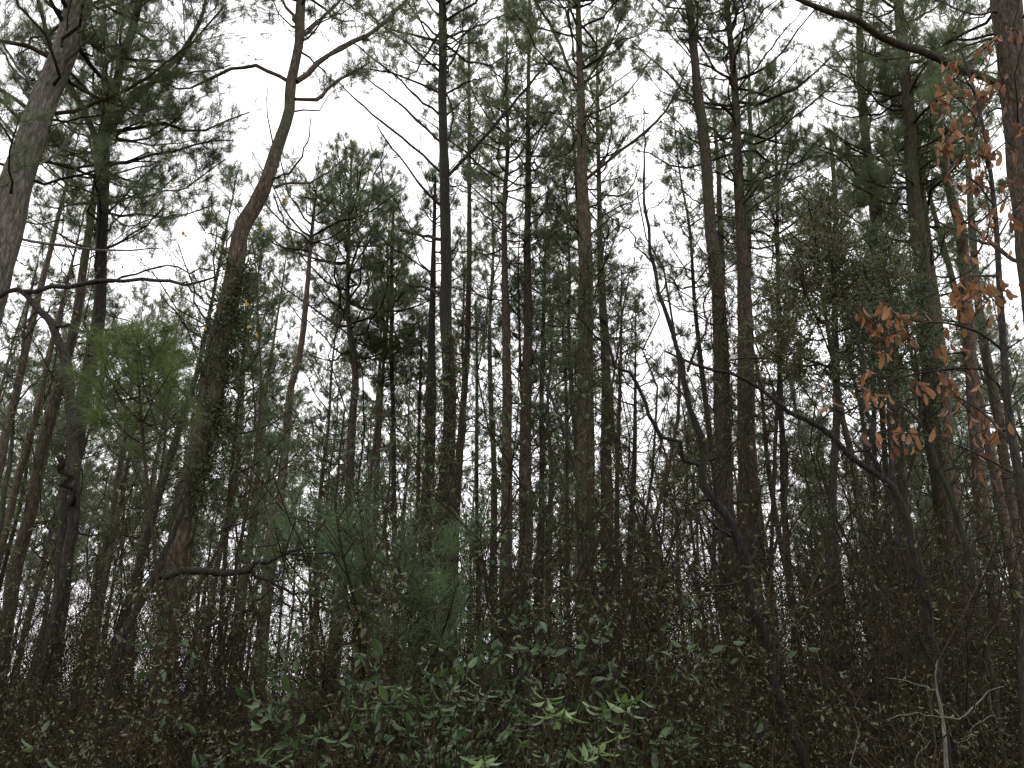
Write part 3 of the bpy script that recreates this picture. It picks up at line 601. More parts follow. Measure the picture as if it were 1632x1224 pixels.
hardwood('small yellowish-leaved tree at the left edge behind the black curving one', 9,
   [(-30,1150,9),(-20,1000,9),(0,850,8),(15,720,7),(30,600,5),(45,500,4),(60,420,2)], None,
   [[(25,640,3),(70,600),(115,590,1)], [(20,690,3),(-20,620),(-40,580,1)], [(40,540,3),(80,490),(110,470,1)]], seed=5, leaf='olive', nleaf=.55, lsize=.07, lvl=.5, own=1.5)
hardwood('tall twiggy broadleaved tree right of the hanging brown leaves', 8,
   [(1600,1224,12),(1585,1100,12),(1560,980,11),(1545,900,10),(1530,830,9),(1500,760,8),(1480,700,7),(1455,660,5),(1420,640,3)], None,
   [[(1545,900,6),(1575,830),(1600,780),(1632,755,3)], [(1500,760,5),(1540,720),(1580,740),(1632,770,3)], [(1480,700,4),(1500,640),(1520,590,1.5)]], seed=6, leaf='drab', nleaf=.08)
hardwood('small leaning broadleaf whose twigs cross the straight grey pine', 9,
   [(985,1100,9),(962,1000,9),(945,920,8),(925,850,8),(918,760,7),(905,700,6),(880,640,5),(858,580,4),(842,540,2)], None,
   [[(920,800,4),(905,700),(880,640),(845,600,2)], [(918,760,4),(880,690),(840,650),(800,625),(740,590,1)], [(925,850,4),(975,800),(1010,780,1.5)]], seed=7, leaf='olive', nleaf=.1)
hardwood('dark slim broadleaf crossing low in front of the ruddy middle pine', 8,
   [(940,1224,8),(985,1160,8),(960,1100,8),(925,1072,7),(890,1050,7),(850,1046,6),(800,1050,5),(760,1060,3)], None,
   [[(960,1100,5),(920,1030),(880,975),(850,940,2)], [(925,850,4),(890,840),(860,830,2)]][:1], m='dark', seed=8, leaf='olive', nleaf=.5, lsize=.07)

# ------------------------------------------------------------ young tree keeping its brown leaves, upper right
def beech():
    rng = RS(5); D = 5.2
    pts = [(1640,1224,20),(1632,1050,19),(1640,900,18),(1628,780,16),(1610,680,14),(1600,560,12),(1592,440,10),(1585,330,8),(1570,220,6),(1548,130,5),(1528,70,3)]
    T = trace(pts, D, None, 0, .005); base = T[0, :3].copy(); base[2] = 0
    root = thing('brown_leaved_tree', base, 'young tree holding drooping orange-brown dead leaves, upper right', 'tree')
    g = Geo(); trunk_mesh(g, rng, T, 8, .1, .04); g.build('trunk', M['dark'], root, base)
    limbs = [[(1570,220,4),(1545,175),(1510,150),(1480,165,1.5)], [(1585,330,4),(1555,290),(1525,270),(1495,235,1.5)], [(1590,400,4),(1560,370),(1528,345,1.5)], [(1548,130,3),(1590,60),(1600,45,1)],
             [(1592,440,5),(1550,440),(1520,450,2)], [(1600,560,6),(1560,530),(1510,515),(1470,515),(1430,530),(1395,540,1.5)], [(1480,515,3),(1420,505),(1365,510,1)], [(1606,640,6),(1570,590),(1500,590),(1440,600),(1390,615),(1330,615,1.5)],
             [(1618,720,6),(1580,670),(1540,640),(1500,620,2)], [(1625,760,5),(1570,730),(1500,700),(1440,690),(1400,690,1.5)], [(1575,250,4),(1605,225),(1640,200,1.5)], [(1590,380,4),(1620,330),(1650,290,1.5)],
             [(1585,320,3),(1570,270),(1560,230,1)], [(1600,560,4),(1630,540),(1660,520,1.5)], [(1600,500,4),(1575,470),(1540,460,1.5)], [(1555,150,3),(1535,120),(1520,90,1)], [(1552,140,3),(1520,125),(1485,140,1)], [(1565,200,3),(1535,200),(1500,225,1)], [(1560,170,3),(1590,150),(1625,165,1)], [(1578,280,3),(1545,300),(1515,330,1)], [(1586,340,3),(1570,370),(1545,400,1)], [(1595,470,3),(1560,480),(1530,500,1)]]
    tips = []; gc = Geo()
    for L_ in limbs:
        n = len(L_); w0 = L_[0][2]*.8; px = [(p[0], p[1], w0*(1-.7*i/(n-1))) for i, p in enumerate(L_)]
        A = resample(trace_limb(px, D, D+rng.uniform(-.35, .35)), 10); gb = Geo(); tubes(gb, A[None, :, :3], A[None, :, 3], 6, 0); gb.build('branch', M['dark'], root, base)
        l = np.linalg.norm(A[-1, :3]-A[0, :3]); S, SL = sprout(rng, A[None, :, :3], np.array([l]), 14, .15, .34, up=0, spread=.75, K=4, bend=-.1, lmin=.12)
        tubes(gc, S, .0025*np.ones((len(S), 4)), 3, 0); tips.append(S[:, -1]); tips.append(S[:, 2]); tips.append(A[-3:, :3])
    gc.build('twigs', M['twig'], root, base)['kind'] = 'stuff'
    tips = np.vstack(tips); tips = tips[rng.rand(len(tips)) < .9]
    gl = Geo()
    P = np.repeat(tips, 2, 0) + rng.normal(size=(len(tips)*2, 3))*.02; P = P[rng.rand(len(P)) < .85]
    d = rng.normal(size=P.shape)*.33 + np.array([0, 0, -1.]); L = rng.uniform(.05, .1, len(P))
    leaves(gl, rng, P, d, L*1.05, L*.42, 0, 'ovate', .4); gl.build('leaves', M['brown'], root, base)
beech()

# ------------------------------------------------------------ young long-needled pines
def young_pine(label, D, pts, tops, nl=.22, nm='needle_young', seed=0, R=.9, z0f=.35, k=60, dens=1., wd=.0035):
    rng = RS(seed+300); T = trace(pts, D, None, 0, .006); base = T[0, :3].copy(); base[2] = 0
    root = thing('young_pine', base, label, 'tree', 'young long-needled pines')
    g = Geo(); trunk_mesh(g, rng, T, 8, .15, .04); g.build('trunk', M['twig'], root, base)
    z1 = T[-1, 2]; z0 = z1*z0f; P = []; LL = []; z = z0; az = 0
    while z < z1-.1:
        t = (z-z0)/(z1-z0)
        for _ in range(rng.randint(2, 5)):
            az += 2.2+rng.normal()*.5; l = R*(1-t)**.6*rng.uniform(.5, 1.2)+.15; el = radians(15+35*t+rng.normal()*10); b = interp_trunk(T, z)[:3]; u = np.linspace(0, 1, 6)
            P.append(b + np.array([cos(az)*cos(el), sin(az)*cos(el), 0])*(l*u)[:, None] + np.array([0, 0, 1])*(l*(sin(el)*u+.25*u*u-.1*np.sin(pi*u)))[:, None]); LL.append(l)
        z += rng.uniform(.22, .42)/dens
    for (u, v, dd) in tops:                   # longer boughs reaching to particular places
        e = unp(u, v, D+dd)[0]; b = interp_trunk(T, max(.6, e[2]-np.hypot(*(e[:2]-T[-1, :2]))*.5))[:3]; q = np.linspace(0, 1, 6)[:, None]
        P.append(b + (e-b)*q + np.array([0, 0, 1])*(-.12*np.sin(pi*q))); LL.append(np.linalg.norm(e-b))
    P = np.array(P); LL = np.array(LL); gc = Geo(); tubes(gc, P, (.005+.006*LL)[:, None]*np.linspace(1, .5, 6), 5, 0)
    S, SL = sprout(rng, P, LL, 5.5*dens, .25, .55, up=.25, spread=.65, bend=.25, lmin=.2); tubes(gc, S, .004*np.ones((len(S), 4)), 3, 0)
    S3, L3 = sprout(rng, S, SL, 3., .3, .5, up=.35, spread=.5, K=3, bend=.3, lmin=.1); tubes(gc, S3, .003*np.ones((len(S3), 3)), 3, 0)
    E = np.vstack([P[:, -1], S[:, -1], S3[:, -1], T[-1:, :3]]); d = np.vstack([P[:, -1]-P[:, -2], S[:, -1]-S[:, -2], S3[:, -1]-S3[:, -2], [[0, 0, 1]]]); d = unit(unit(d)+np.array([0, 0, .3]))
    needles(gc, rng, E, d, k, nl, wd, 1, back=.16, a0=8, a1=70, droop=.3, seg=2)
    gc.build('crown', [M['twig'], M[nm]], root, base)
young_pine('bright yellow-green young pine with long needles in front of the dark Y-shaped pine', 7, [(262,1224,9),(258,1100,8),(252,950,7),(240,820,6),(228,700,6),(222,620,4),(218,560,3)],
   [(150,628,0),(140,600,.3),(190,520,.2),(240,515,-.2),(280,540,.2),(310,560,0),(175,600,-.4),(215,640,.5)], seed=1, R=.62, z0f=.8, dens=1.5, k=40, wd=.0032)
young_pine('dark-needled young pine hiding the middle of the thick crooked pine', 10.2, [(345,1224,9),(352,1000,9),(365,800,8),(380,640,6),(392,520,4),(398,450,2)], [(330,470,0),(460,480,.2),(480,640,0),(330,640,.2)], seed=2, nm='needle', R=1.0, z0f=.5, nl=.18, k=40, wd=.005)
young_pine('soft bluish-green young pine low in the middle of the thicket', 7.2, [(655,1224,9),(648,1100,8),(640,1000,7),(636,920,5),(640,860,3)], [(560,850,0),(600,870,.3),(700,840,.2),(760,850,0),(570,900,-.3),(540,940,.2),(620,930,-.5),(745,900,.3),(680,930,-.4)], seed=3, nm='needle_blue', R=1.15, z0f=.45, dens=1.25, k=26, wd=.003)
young_pine('second soft green young pine, spreading between leaning broadleaf and bluish one', 8.2, [(500,1224,9),(498,1080,8),(495,960,6),(492,860,4),(490,820,3)], [(430,830,0),(450,860,.3),(540,830,.2),(560,850,0),(520,800,.2)], seed=4, nm='needle_blue', R=1.0, z0f=.5, dens=1.2, k=28, wd=.003)

# ------------------------------------------------------------ bushes: prototypes and copies
def bush(name, seed, H, nst, spread, leaf, nleaf, lsize, wr=.45, kind='small', d1=4., d2=7., d3=8., wood='twig', cat='shrub', r0=.010, st0=.15, curl=.3):
    rng = RS(seed); root = thing(name, (0, 0, 0), '', cat); K = 12; g = Geo(); gs = Geo(); st = []; LL = []
    for _ in range(nst):
        az = rng.uniform(0, 6.28); h = H*rng.uniform(.6, 1.05); u = np.linspace(0, 1, K); ln = spread*rng.uniform(.2, 1.1)
        wob = np.cumsum(rng.normal(size=(K, 3))*.028*h, 0); wob[0] = 0; wob[:, 2] *= .3
        b = np.array([cos(az), sin(az), 0])*rng.uniform(0, .12*nst**.5)
        st.append(b + np.array([cos(az), sin(az), 0])*(ln*u**1.3)[:, None] + np.array([0, 0, 1])*(h*(u - .12*u*u*ln/H))[:, None] + wob); LL.append(h)
    P = np.array(st); L = np.array(LL); P[:, 0, 2] = -.1
    tubes(gs, P, (r0*L/3)[:, None]*np.linspace(1, .25, K), 6, 0); gs.build('stems', M[wood], root)
    S1, L1 = sprout(rng, P, L, d1, st0, .3, up=.25, spread=.65, K=6, bend=.1, jit=.09, lmin=.25)
    tubes(g, S1, (.0025+.003*L1)[:, None]*np.linspace(1, .4, 6), 4, 0)
    S2, L2 = sprout(rng, S1, L1, d2, .12, .5, up=.12, spread=.75, K=5, bend=.0, jit=.1, lmin=.15)
    tubes(g, S2, (.0016+.002*L2)[:, None]*np.linspace(1, .5, 5), 3, 0)
    S3, L3 = sprout(rng, S2, L2, d3, .1, .55, up=.08, spread=.75, K=4, bend=0, jit=.1, lmin=.07)
    tubes(g, S3, .0015*np.ones((len(S3), 4)), 3, 0)
    E = np.vstack([S3[:, -1], S3[:, 2], S3[:, 1], S2[:, -1], S2[:, 3]]); T3 = np.vstack([S3[:, -1]-S3[:, -2]]*3 + [S2[:, -1]-S2[:, -2]]*2)
    kq = rng.rand(len(E)) < nleaf; E = E[kq]; T3 = unit(unit(T3[kq])*.8 + rng.normal(size=E.shape)*.45 + np.array([0, 0, -.25]))
    l = lsize*rng.uniform(.55, 1.25, len(E)); leaves(g, rng, E, T3, l, l*wr, 1, kind, curl)
    g.build('foliage', [M[wood], M[leaf]], root); return root
BU = {
 'bareA': bush('bare_sapling', 11, 5.2, 3, 1.1, 'drab', .04, .045), 'bareB': bush('bare_sapling', 12, 4.2, 4, 1.4, 'drab', .05, .045, d1=5),
 'bareC': bush('bare_sapling', 13, 6.5, 2, .9, 'olive', .05, .05), 'tall': bush('bare_sapling', 14, 8.5, 1, .8, 'olive', .06, .05, r0=.014, d1=3.5, d2=6, d3=6),
 'tangA': bush('twiggy_shrub', 21, 2.6, 8, 1.5, 'drab', .3, .04, d1=6), 'tangB': bush('twiggy_shrub', 22, 2.1, 9, 1.3, 'olive', .4, .04, d1=6), 'tangC': bush('twiggy_shrub', 23, 3.2, 7, 1.5, 'olive', .28, .045, d1=5),
 'leafA': bush('leafy_shrub', 31, 2.8, 5, 1.1, 'olive', .4, .05), 'leafB': bush('leafy_shrub', 32, 3.4, 4, 1.2, 'ever', .35, .055), 'leafC': bush('leafy_shrub', 33, 2.2, 6, 1.2, 'green', .5, .045),
 'leafT': bush('leafy_shrub', 34, 5.5, 3, 1.3, 'olive', .28, .05, d1=3.5, d2=6, d3=6), 'leafU': bush('leafy_shrub', 35, 4.4, 4, 1.4, 'ever', .25, .05, d1=4, d2=6, d3=6),
 'everA': bush('evergreen_shrub', 41, 2.2, 5, .9, 'green', .5, .09, .36, 'lance', d1=4, d2=5, d3=5), 'everB': bush('evergreen_shrub', 42, 1.8, 5, .9, 'ever', .5, .085, .36, 'lance', d1=4, d2=5, d3=5),
}
LBL = {'bare_sapling': ('thin bare sapling with fine tangled twigs', 'thin bare saplings of the understorey'), 'twiggy_shrub': ('dark twiggy shrub', 'twiggy shrubs of the thicket'),
       'leafy_shrub': ('small-leaved shrub', 'small-leaved shrubs'), 'evergreen_shrub': ('dark glossy evergreen shrub', 'glossy evergreen shrubs')}
ADJ = {'bareA': 'three-stemmed', 'bareB': 'low spreading', 'bareC': 'two-stemmed', 'tall': 'tall single-stemmed', 'tangA': 'brown', 'tangB': 'low olive', 'tangC': 'high brown', 'leafA': 'dull olive', 'leafB': 'green', 'leafC': 'low dark green', 'leafT': 'tall olive', 'leafU': 'tall green', 'everA': 'dark', 'everB': 'lighter'}
used = set()
def put(k, x, y, sc=1., label=None):
    root = BU[k]; nm = root.name.split('.')[0]; u = proj((x, y, 1.4))[0]; nn_, side = near_name(u)
    near = 'in front' if y < 7 else 'mid-thicket' if y < 12 else 'far back'
    core = {'bare_sapling': 'sapling', 'twiggy_shrub': 'twiggy shrub', 'leafy_shrub': 'leafy shrub', 'evergreen_shrub': 'glossy shrub'}[nm]
    lb = label or f'{ADJ[k]} {core} {near}, {side} the {nn_}'
    rz = rng.uniform(0, 6.28); s = sc*rng.uniform(.88, 1.12)
    if k not in used:
        used.add(k); root.location = (x, y, 0); root.rotation_euler = (0, 0, rz); root.scale = (s, s, s); root['label'] = lb; root['group'] = LBL[nm][1]
    else: dup(root, (x, y, 0), rz, s, lb, LBL[nm][1])
INFO.sort(); rng = RS(3)
def scatter(n, keys, d0, d1, u0, u1, sc=1., mind=.8):
    pts_ = []; tr = 0
    while len(pts_) < n and tr < 4000:
        tr += 1; D = rng.uniform(d0, d1); u = rng.uniform(u0, u1); x = unp(u, 1080, D)[0][0]
        if any((x-a)**2+(D-b)**2 < mind**2 for a, b in pts_): continue
        pts_.append((x, D)); put(keys[rng.randint(len(keys))], x, D, sc)
scatter(26, ['tangA', 'tangB', 'tangC', 'tangA'], 5.0, 8, -60, 1690, .85)
scatter(40, ['tangA', 'tangC', 'leafA', 'leafB'], 8, 13, -60, 1690, .95)
scatter(44, ['tangA', 'tangC', 'leafA', 'leafB', 'bareB'], 13, 24, -60, 1690, 1.1, 1.1)
scatter(16, ['bareA', 'bareB', 'tangC', 'leafU'], 6, 11, -40, 330, .8)
scatter(34, ['bareA', 'bareB', 'bareC', 'bareC'], 7, 15, 960, 1680, 1.0, .6)
scatter(14, ['bareA', 'bareC', 'tall', 'bareB'], 11, 20, 360, 960, .9)
scatter(24, ['tall', 'bareC', 'tall'], 11, 22, 930, 1680, 1.0)
scatter(10, ['tall', 'bareC'], 11, 18, -50, 330, 1.0)
scatter(18, ['leafT', 'leafU', 'leafT'], 9, 20, 380, 1000, .85)
scatter(26, ['leafT', 'leafU', 'leafT', 'bareA'], 9, 22, 1000, 1680, 1.15)
scatter(8, ['leafT', 'leafU'], 9, 20, -50, 380, .8)
scatter(18, ['tall', 'tall', 'leafT', 'bareC'], 22, 38, -50, 1680, 1.15, 1.3)
scatter(16, ['everA', 'everB', 'everB', 'leafC'], 4.7, 7, 440, 1020, 1.05, .4)
scatter(8, ['everB', 'leafU', 'everA'], 6.5, 9.5, 420, 1000, 1.1, .5)
scatter(7, ['leafU', 'everB', 'leafB'], 6.3, 8.5, 540, 820, 1.3, .5)
scatter(10, ['tall', 'bareC', 'bareA'], 8, 15, 900, 1690, 1.1, .5)
scatter(8, ['leafC', 'leafB', 'leafC'], 5, 8, 930, 1240, .85, .5)
scatter(6, ['leafC', 'everA', 'leafA'], 4.8, 7, 400, 560, .8, .5)
for k in BU:
    if k not in used:
        for c in list(BU[k].children): bpy.data.objects.remove(c)
        bpy.data.objects.remove(BU[k])

# small-leaved evergreen tree on the right
def evergreen(label, D, pts, R, z0v, leaf, seed, nl=1., ls=.055):
    rg = RS(seed); T = trace(pts, D, None, 0, .008); base = T[0, :3].copy(); base[2] = 0
    root = thing('evergreen_tree', base, label, 'tree', 'small-leaved evergreen trees'); g = Geo(); trunk_mesh(g, rg, T, 8, .2, .05); g.build('trunk', M['dark'], root, base)
    P, LL, br = make_boughs(rg, T, unp(816, z0v, D)[0][2], T[-1, 2], R, 1.6, elev=(25, 60)); gc = Geo()
    tubes(gc, P, np.minimum(.006+.009*LL, br)[:, None]*np.linspace(1, .35, 7), 4, 0)
    S1, L1 = sprout(rg, P, LL, 9, .15, .45, up=.1, spread=.65, lmin=.25); tubes(gc, S1, (.002+.003*L1)[:, None]*np.linspace(1, .5, 4), 3, 0)
    S2, L2 = sprout(rg, S1, L1, 9, .1, .5, up=.05, spread=.7, K=3, lmin=.12); tubes(gc, S2, .0018*np.ones((len(S2), 3)), 3, 0)
    E = np.vstack([S2[:, 0]*(1-f)+S2[:, 2]*f for f in (.25, .5, .75, 1.)]); E = np.repeat(E, 4, 0); E = E[rg.rand(len(E)) < .97*nl]
    E = E + rg.normal(size=E.shape)*.03; d = unit(rg.normal(size=E.shape)); l = ls*rg.uniform(.6, 1.3, len(E)); leaves(gc, rg, E, d, l, l*.45, 1)
    gc.build('crown', [M['twig'], M[leaf]], root, base)
evergreen('bushy dark evergreen tree with small leaves between the two right hand pines', 11, [(1310,1224,13),(1318,1000,12),(1326,800,11),(1335,620,9),(1330,480,6),(1325,380,4),(1320,300,2)], 2.0, 660, 'olive', 51)
evergreen('second bushy evergreen tree with small olive leaves touching the large mossy pine', 12, [(1400,1224,11),(1398,1000,10),(1395,800,9),(1392,620,8),(1390,520,6),(1392,430,4),(1396,380,2)], 1.7, 640, 'ever', 54)
evergreen('smaller olive evergreen tree leaning against the bushy dark evergreen', 13, [(1215,1224,9),(1225,1000,8),(1232,800,7),(1240,620,6),(1250,500,4),(1255,430,2)], 1.2, 620, 'olive', 52, .8)
evergreen('dark leafy evergreen below the brown leaves at right', 10, [(1450,1224,9),(1440,1000,8),(1425,800,7),(1420,650,6),(1425,540,4),(1430,470,2)], 1.0, 660, 'green', 53, .7)

# ------------------------------------------------------------ broad-leaved sprouts along the bottom edge
def rosette(name, label, u, v, D, sprays, L=.13, leaf='bright', seed=0, group='broad-leaved sprouts by the bottom edge'):
    rg = RS(seed+700); b = unp(u, v, D)[0]; base = np.array([b[0]+rg.uniform(-.08, .08), D, 0.]); root = thing(name, base, label, 'plant', group)
    gs = Geo(); gl = Geo()
    for (su, sv, n) in sprays:
        e = unp(su, sv, D+rg.uniform(-.15, .15))[0]; q = np.linspace(0, 1, 8)[:, None]
        p = base + (e-base)*q + np.array([1, 0, 0])*(.06*np.sin(pi*q)*rg.choice([-1, 1])); p[0, 2] = -.05
        tubes(gs, p[None], np.linspace(.007, .003, 8)[None], 6, 0)
        ax = unit(unit(p[-1]-p[-2])*.5+np.array([rg.normal()*.25, rg.normal()*.25, .7])); az = rg.uniform(0, 6.28)+np.arange(n)*2.4
        t1 = unit(np.cross(ax, [0, 1, .1])); t2 = np.cross(ax, t1); el = np.radians(rg.uniform(-50, 25, n))[:, None]
        d = (t1*np.cos(az)[:, None] + t2*np.sin(az)[:, None])*np.cos(el) + ax*np.sin(el)
        l = L*.7*rg.uniform(.5, 1.25, n); leaves(gl, rg, np.repeat(e[None], n, 0)-ax*(rg.uniform(0, .05, n))[:, None], d, l, l*.3, 0, 'lance', .35, nrm=-ax+rg.normal(size=(n, 3))*.25)
    gs.build('stems', M['twig'], root, base); gl.build('leaves', M[leaf], root, base)
rosette('broad_leaved_plant', 'bright green sprout with long pointed leaves, right of bottom centre', 890, 1224, 3.9, [(885,1135,9),(870,1108,6),(900,1120,5)], seed=1)
rosette('broad_leaved_plant', 'bright sprout with one spray of drooping long leaves, further right', 985, 1224, 4.0, [(1000,1120,9),(960,1128,7),(1015,1100,4)], .14, seed=2)
rosette('broad_leaved_plant', 'low bright sprout at the bottom edge left of centre', 770, 1224, 3.6, [(770,1200,8),(745,1230,5)], .13, seed=3)
rosette('broad_leaved_plant', 'pale green low sprout beside the long-leaved ones at the bottom', 960, 1224, 3.7, [(955,1190,8),(985,1165,7),(930,1205,6)], .12, seed=4)
rosette('broad_leaved_plant', 'thin sprout between the two bright ones, few leaves', 850, 1224, 3.8, [(865,1205,5),(845,1150,6)], .11, 'ever', seed=5)
rosette('broad_leaved_plant', 'darker broad-leaved sprout under the bluish young pine', 660, 1224, 4.4, [(640,1085,8),(690,1070,8),(665,1110,8),(720,1090,9),(745,1060,7),(610,1110,7),(700,1130,9),(760,1100,8),(650,1160,9),(730,1150,8)], .13, 'ever', seed=6)
rosette('broad_leaved_plant', 'dark broad-leaved sprout at the bottom below the green young pine', 520, 1224, 4.4, [(500,1160,8),(540,1180,8),(560,1120,7),(470,1190,7),(580,1190,8),(430,1205,7)], .11, 'ever', seed=7)

# pale-barked bare shrub, bottom right
def pale_shrub():
    rg = RS(8); D = 4.6; base = np.array([unp(1500, 1224, D)[0][0], D, 0.]); root = thing('pale_bare_shrub', base, 'pale lichen-grey bare twigs spreading low at the bottom right', 'shrub')
    g = Geo(); gt = Geo()
    stem = [(1512,1300,9),(1508,1224,7),(1505,1170,6),(1498,1120,5),(1490,1085,3),(1494,1050,1.5)]
    lim = [[(1502,1143,4),(1530,1143,3),(1555,1125,3),(1575,1100,2),(1598,1093,1.5)], [(1575,1100,2),(1582,1140,2),(1595,1165,2),(1608,1172,1)], [(1582,1140,2),(1555,1155,2),(1545,1175,2),(1525,1185,1)], [(1503,1145,3),(1470,1138,2),(1440,1140,2),(1415,1148,1)],
           [(1475,1140,2),(1468,1165,2),(1455,1185,1)], [(1495,1100,3),(1460,1090,2),(1430,1082,2),(1408,1080,1)], [(1510,1260,5),(1420,1235,4),(1360,1225,3),(1362,1190,2),(1368,1165,2),(1360,1140,1)], [(1510,1240,4),(1480,1235,3),(1455,1220,3),(1465,1200,2),(1485,1180,1.5)]]
    A = resample(trace_limb(stem, D, D), 10); tubes(g, A[None, :, :3], A[None, :, 3], 7); g.build('stems', M['pale'], root, base)
    for L_ in lim:
        A = resample(trace_limb(L_, D, D+rg.uniform(-.3, .3)), 10); A[1:, :3] += rg.normal(size=(9, 3))*.004; tubes(gt, A[None, :, :3], A[None, :, 3]*.8, 5)
        l = np.linalg.norm(A[-1, :3]-A[0, :3]); S, SL = sprout(rg, A[None, :, :3], np.array([l]), 9, .2, .4, up=.2, spread=.7, lmin=.06); tubes(gt, S, .0013*np.ones((len(S), 4)), 3)
        S2, L2 = sprout(rg, S, SL, 10, .2, .4, up=.1, spread=.7, K=3, lmin=.03); tubes(gt, S2, .001*np.ones((len(S2), 3)), 3)
    gt.build('twigs', M['pale'], root, base)
pale_shrub()

# ------------------------------------------------------------ undergrowth nobody could count
def undergrowth():
    rg = RS(4); n = 34000; D = 4.2 + 34*rg.rand(n)**1.5; x = rg.uniform(-1, 1, n)*(D*.78+1.5); g = Geo(); K = 4
    h = rg.uniform(.1, 1, n)*(1.0 + .06*D)*np.clip((D-3)/3, .4, 1.2)*(.75+.5*np.sin(x*.9+D*.5)*np.sin(D*.37+x*.21)); az = rg.uniform(0, 6.28, n); ln = rg.uniform(.15, .8, n)
    el = rg.uniform(-.3, 1.2, n); d = np.stack([np.cos(az)*np.cos(el), np.sin(az)*np.cos(el), np.sin(el)], 1)
    p = np.stack([x, D, h*rg.rand(n)], 1); u = np.linspace(0, 1, K)
    P = p[:, None] + d[:, None]*(ln[:, None]*u)[..., None] + rg.normal(size=(n, K, 3))*.035
    tubes(g, P, (rg.uniform(.0015, .0035, n)*(1+D*.04))[:, None]*np.linspace(1, .5, K), 3, 0)
    E = P[:, 1:].reshape(-1, 3); E = E[rg.rand(len(E)) < .45]; l = rg.uniform(.02, .055, len(E)); leaves(g, rg, E, rg.normal(size=E.shape), l, l*.5, 1)
    E = P[:, 1:].reshape(-1, 3); E = E[rg.rand(len(E)) < .28]; l = rg.uniform(.02, .05, len(E)); leaves(g, rg, E, rg.normal(size=E.shape), l, l*.5, 2)
    tag(g.build('undergrowth', [M['twig'], M['drab'], M['ever']]), 'dark tangled undergrowth of twigs and small leaves covering the forest floor', 'undergrowth', kind='stuff')
undergrowth()


# ------------------------------------------------------------ leafy vines climbing the trunks
def vine(label, D, pts, r, leaf, n, seed, ls=.05, reach=.35):
    rg = RS(seed+40); T = resample(trace_limb([(u, v, w_) for u, v, w_ in pts], D, D), 60); base = np.array([T[0, 0], D, 0.])
    low = np.array([[T[0, 0], D, -.05, T[0, 3]]]); T = np.vstack([resample(np.vstack([low, T[:1]]), 20)[:-1], T])
    root = thing('climbing_vine', base, label, 'vine', 'leafy vines climbing pine trunks'); g = Geo(); P = []
    for j in range(4):
        a = rg.uniform(0, 6.28) + np.cumsum(rg.normal(size=len(T))*.22 + .06); rr = T[:, 3]*1.05+.012
        P.append(T[:, :3] + np.stack([np.cos(a)*rr, np.sin(a)*rr, 0*a], 1))
    P = np.array(P); tubes(g, P, .008*np.ones(P.shape[:2]), 5); g.build('stems', M['twig'], root, base)
    S, SL = sprout(rg, P, np.full(4, 4.), n, .35, .12, up=.0, spread=.85, K=5, bend=-.15, lmin=.15); gf = Geo()
    S[:, 1:, :] += rg.normal(size=(len(S), 1, 3))*reach*.25
    tubes(gf, S, .002*np.ones((len(S), 5)), 3); E = np.repeat(S[:, 1:].reshape(-1, 3), 2, 0) + rg.normal(size=(len(S)*8, 3))*.03; l = ls*rg.uniform(.5, 1.3, len(E))
    leaves(gf, rg, E, rg.normal(size=E.shape)+np.array([0, 0, -.4]), l, l*.5, 1); gf.build('foliage', [M['twig'], M[leaf]], root, base)
vine('dark leafy vine cloaking the middle of the thick crooked pine', 9.4, [(283,890,33),(310,743,36),(325,675,38),(340,605,38),(350,540,36),(368,470,32),(379,410,30)], .2, 'green', 60, 1)
vine('olive vine around the dark central pine low down', 14.9, [(705,907,27),(708,820,26),(716,709,23),(716,606,22),(710,540,21)], .2, 'olive', 30, 2)
vine('green vine leaves on the straight grey pine at mid height', 12.9, [(933,709,31),(933,606,29),(933,503,27),(934,400,24)], .2, 'ever', 18, 3)
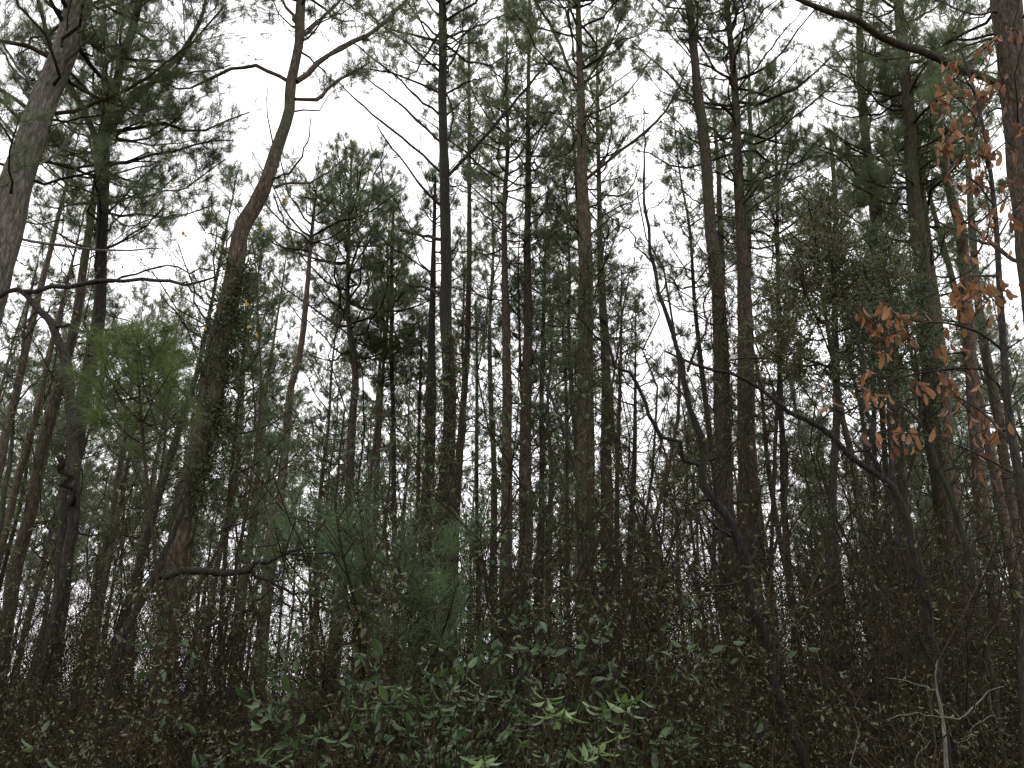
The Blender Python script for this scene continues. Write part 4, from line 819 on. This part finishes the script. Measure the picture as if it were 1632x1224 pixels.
vine('sparse vine on the light grey leaning pine', 13.4, [(1156,820,29),(1153,709,28),(1147,503,26),(1136,400,23)], .2, 'olive', 24, 4)
vine('dark vine on the large mossy pine behind the brown leaves', 12.9, [(1500,790,28),(1490,709,28),(1475,503,27),(1462,380,25)], .2, 'green', 22, 5)

# a few last yellow leaves on a thin sweetgum-like sapling between the left hand trunks
def yellow():
    rg = RS(6); D = 8.8; T = trace([(330,1224,7),(360,1000,6),(395,800,5),(415,650,4),(412,520,3),(400,380,2),(350,300,1.5),(280,270,1)], D, None, 0, .004); base = T[0, :3].copy(); base[2] = 0
    root = thing('yellow_leaved_sapling', base, 'thin sapling with a few last yellow leaves by the thick crooked pine', 'tree'); g = Geo(); trunk_mesh(g, rg, T, 6, .2, .03); g.build('trunk', M['twig'], root, base)
    gl = Geo(); P = np.array([unp(u, v, D+.1)[0] for u, v in [(410,533),(397,518),(420,362),(455,317),(296,371),(275,292),(392,480),(330,520)]]); 
    for p in P:
        gt = Geo()
        b = interp_trunk(T, min(p[2]-.1, T[-1, 2]))[:3]; q = np.linspace(0, 1, 5)[:, None]; tubes(gt, (b+(p-b)*q+np.array([0, 0, .06])*np.sin(pi*q))[None], .002*np.ones((1, 5)), 3); gt.build('branch', M['twig'], root, base)
        k = 2; leaves(gl, rg, p+rg.normal(size=(k, 3))*.02, rg.normal(size=(k, 3))*.4+np.array([0, 0, -1]), rg.uniform(.04, .06, k), .045, 0, 'ovate', .2)
    gl.build('leaves', M['yellow'], root, base)
yellow()

# tell apart the copies whose labels came out alike: by their order from left to right
bpy.context.view_layer.update()
ORD = {2: ['left', 'right'], 3: ['left', 'middle', 'right'], 4: ['leftmost', 'second', 'third', 'rightmost'], 5: ['leftmost', 'second', 'third', 'fourth', 'rightmost']}
same = {}
for o in bpy.data.objects:
    if o.parent is None and 'category' in o: same.setdefault(o['label'], []).append(o)
for lb, os_ in same.items():
    if 1 < len(os_) <= 5:
        for o, w_ in zip(sorted(os_, key=lambda o: proj((o.location.x, o.location.y, 1.4))[0]), ORD[len(os_)]): o['label'] = w_ + ' ' + lb
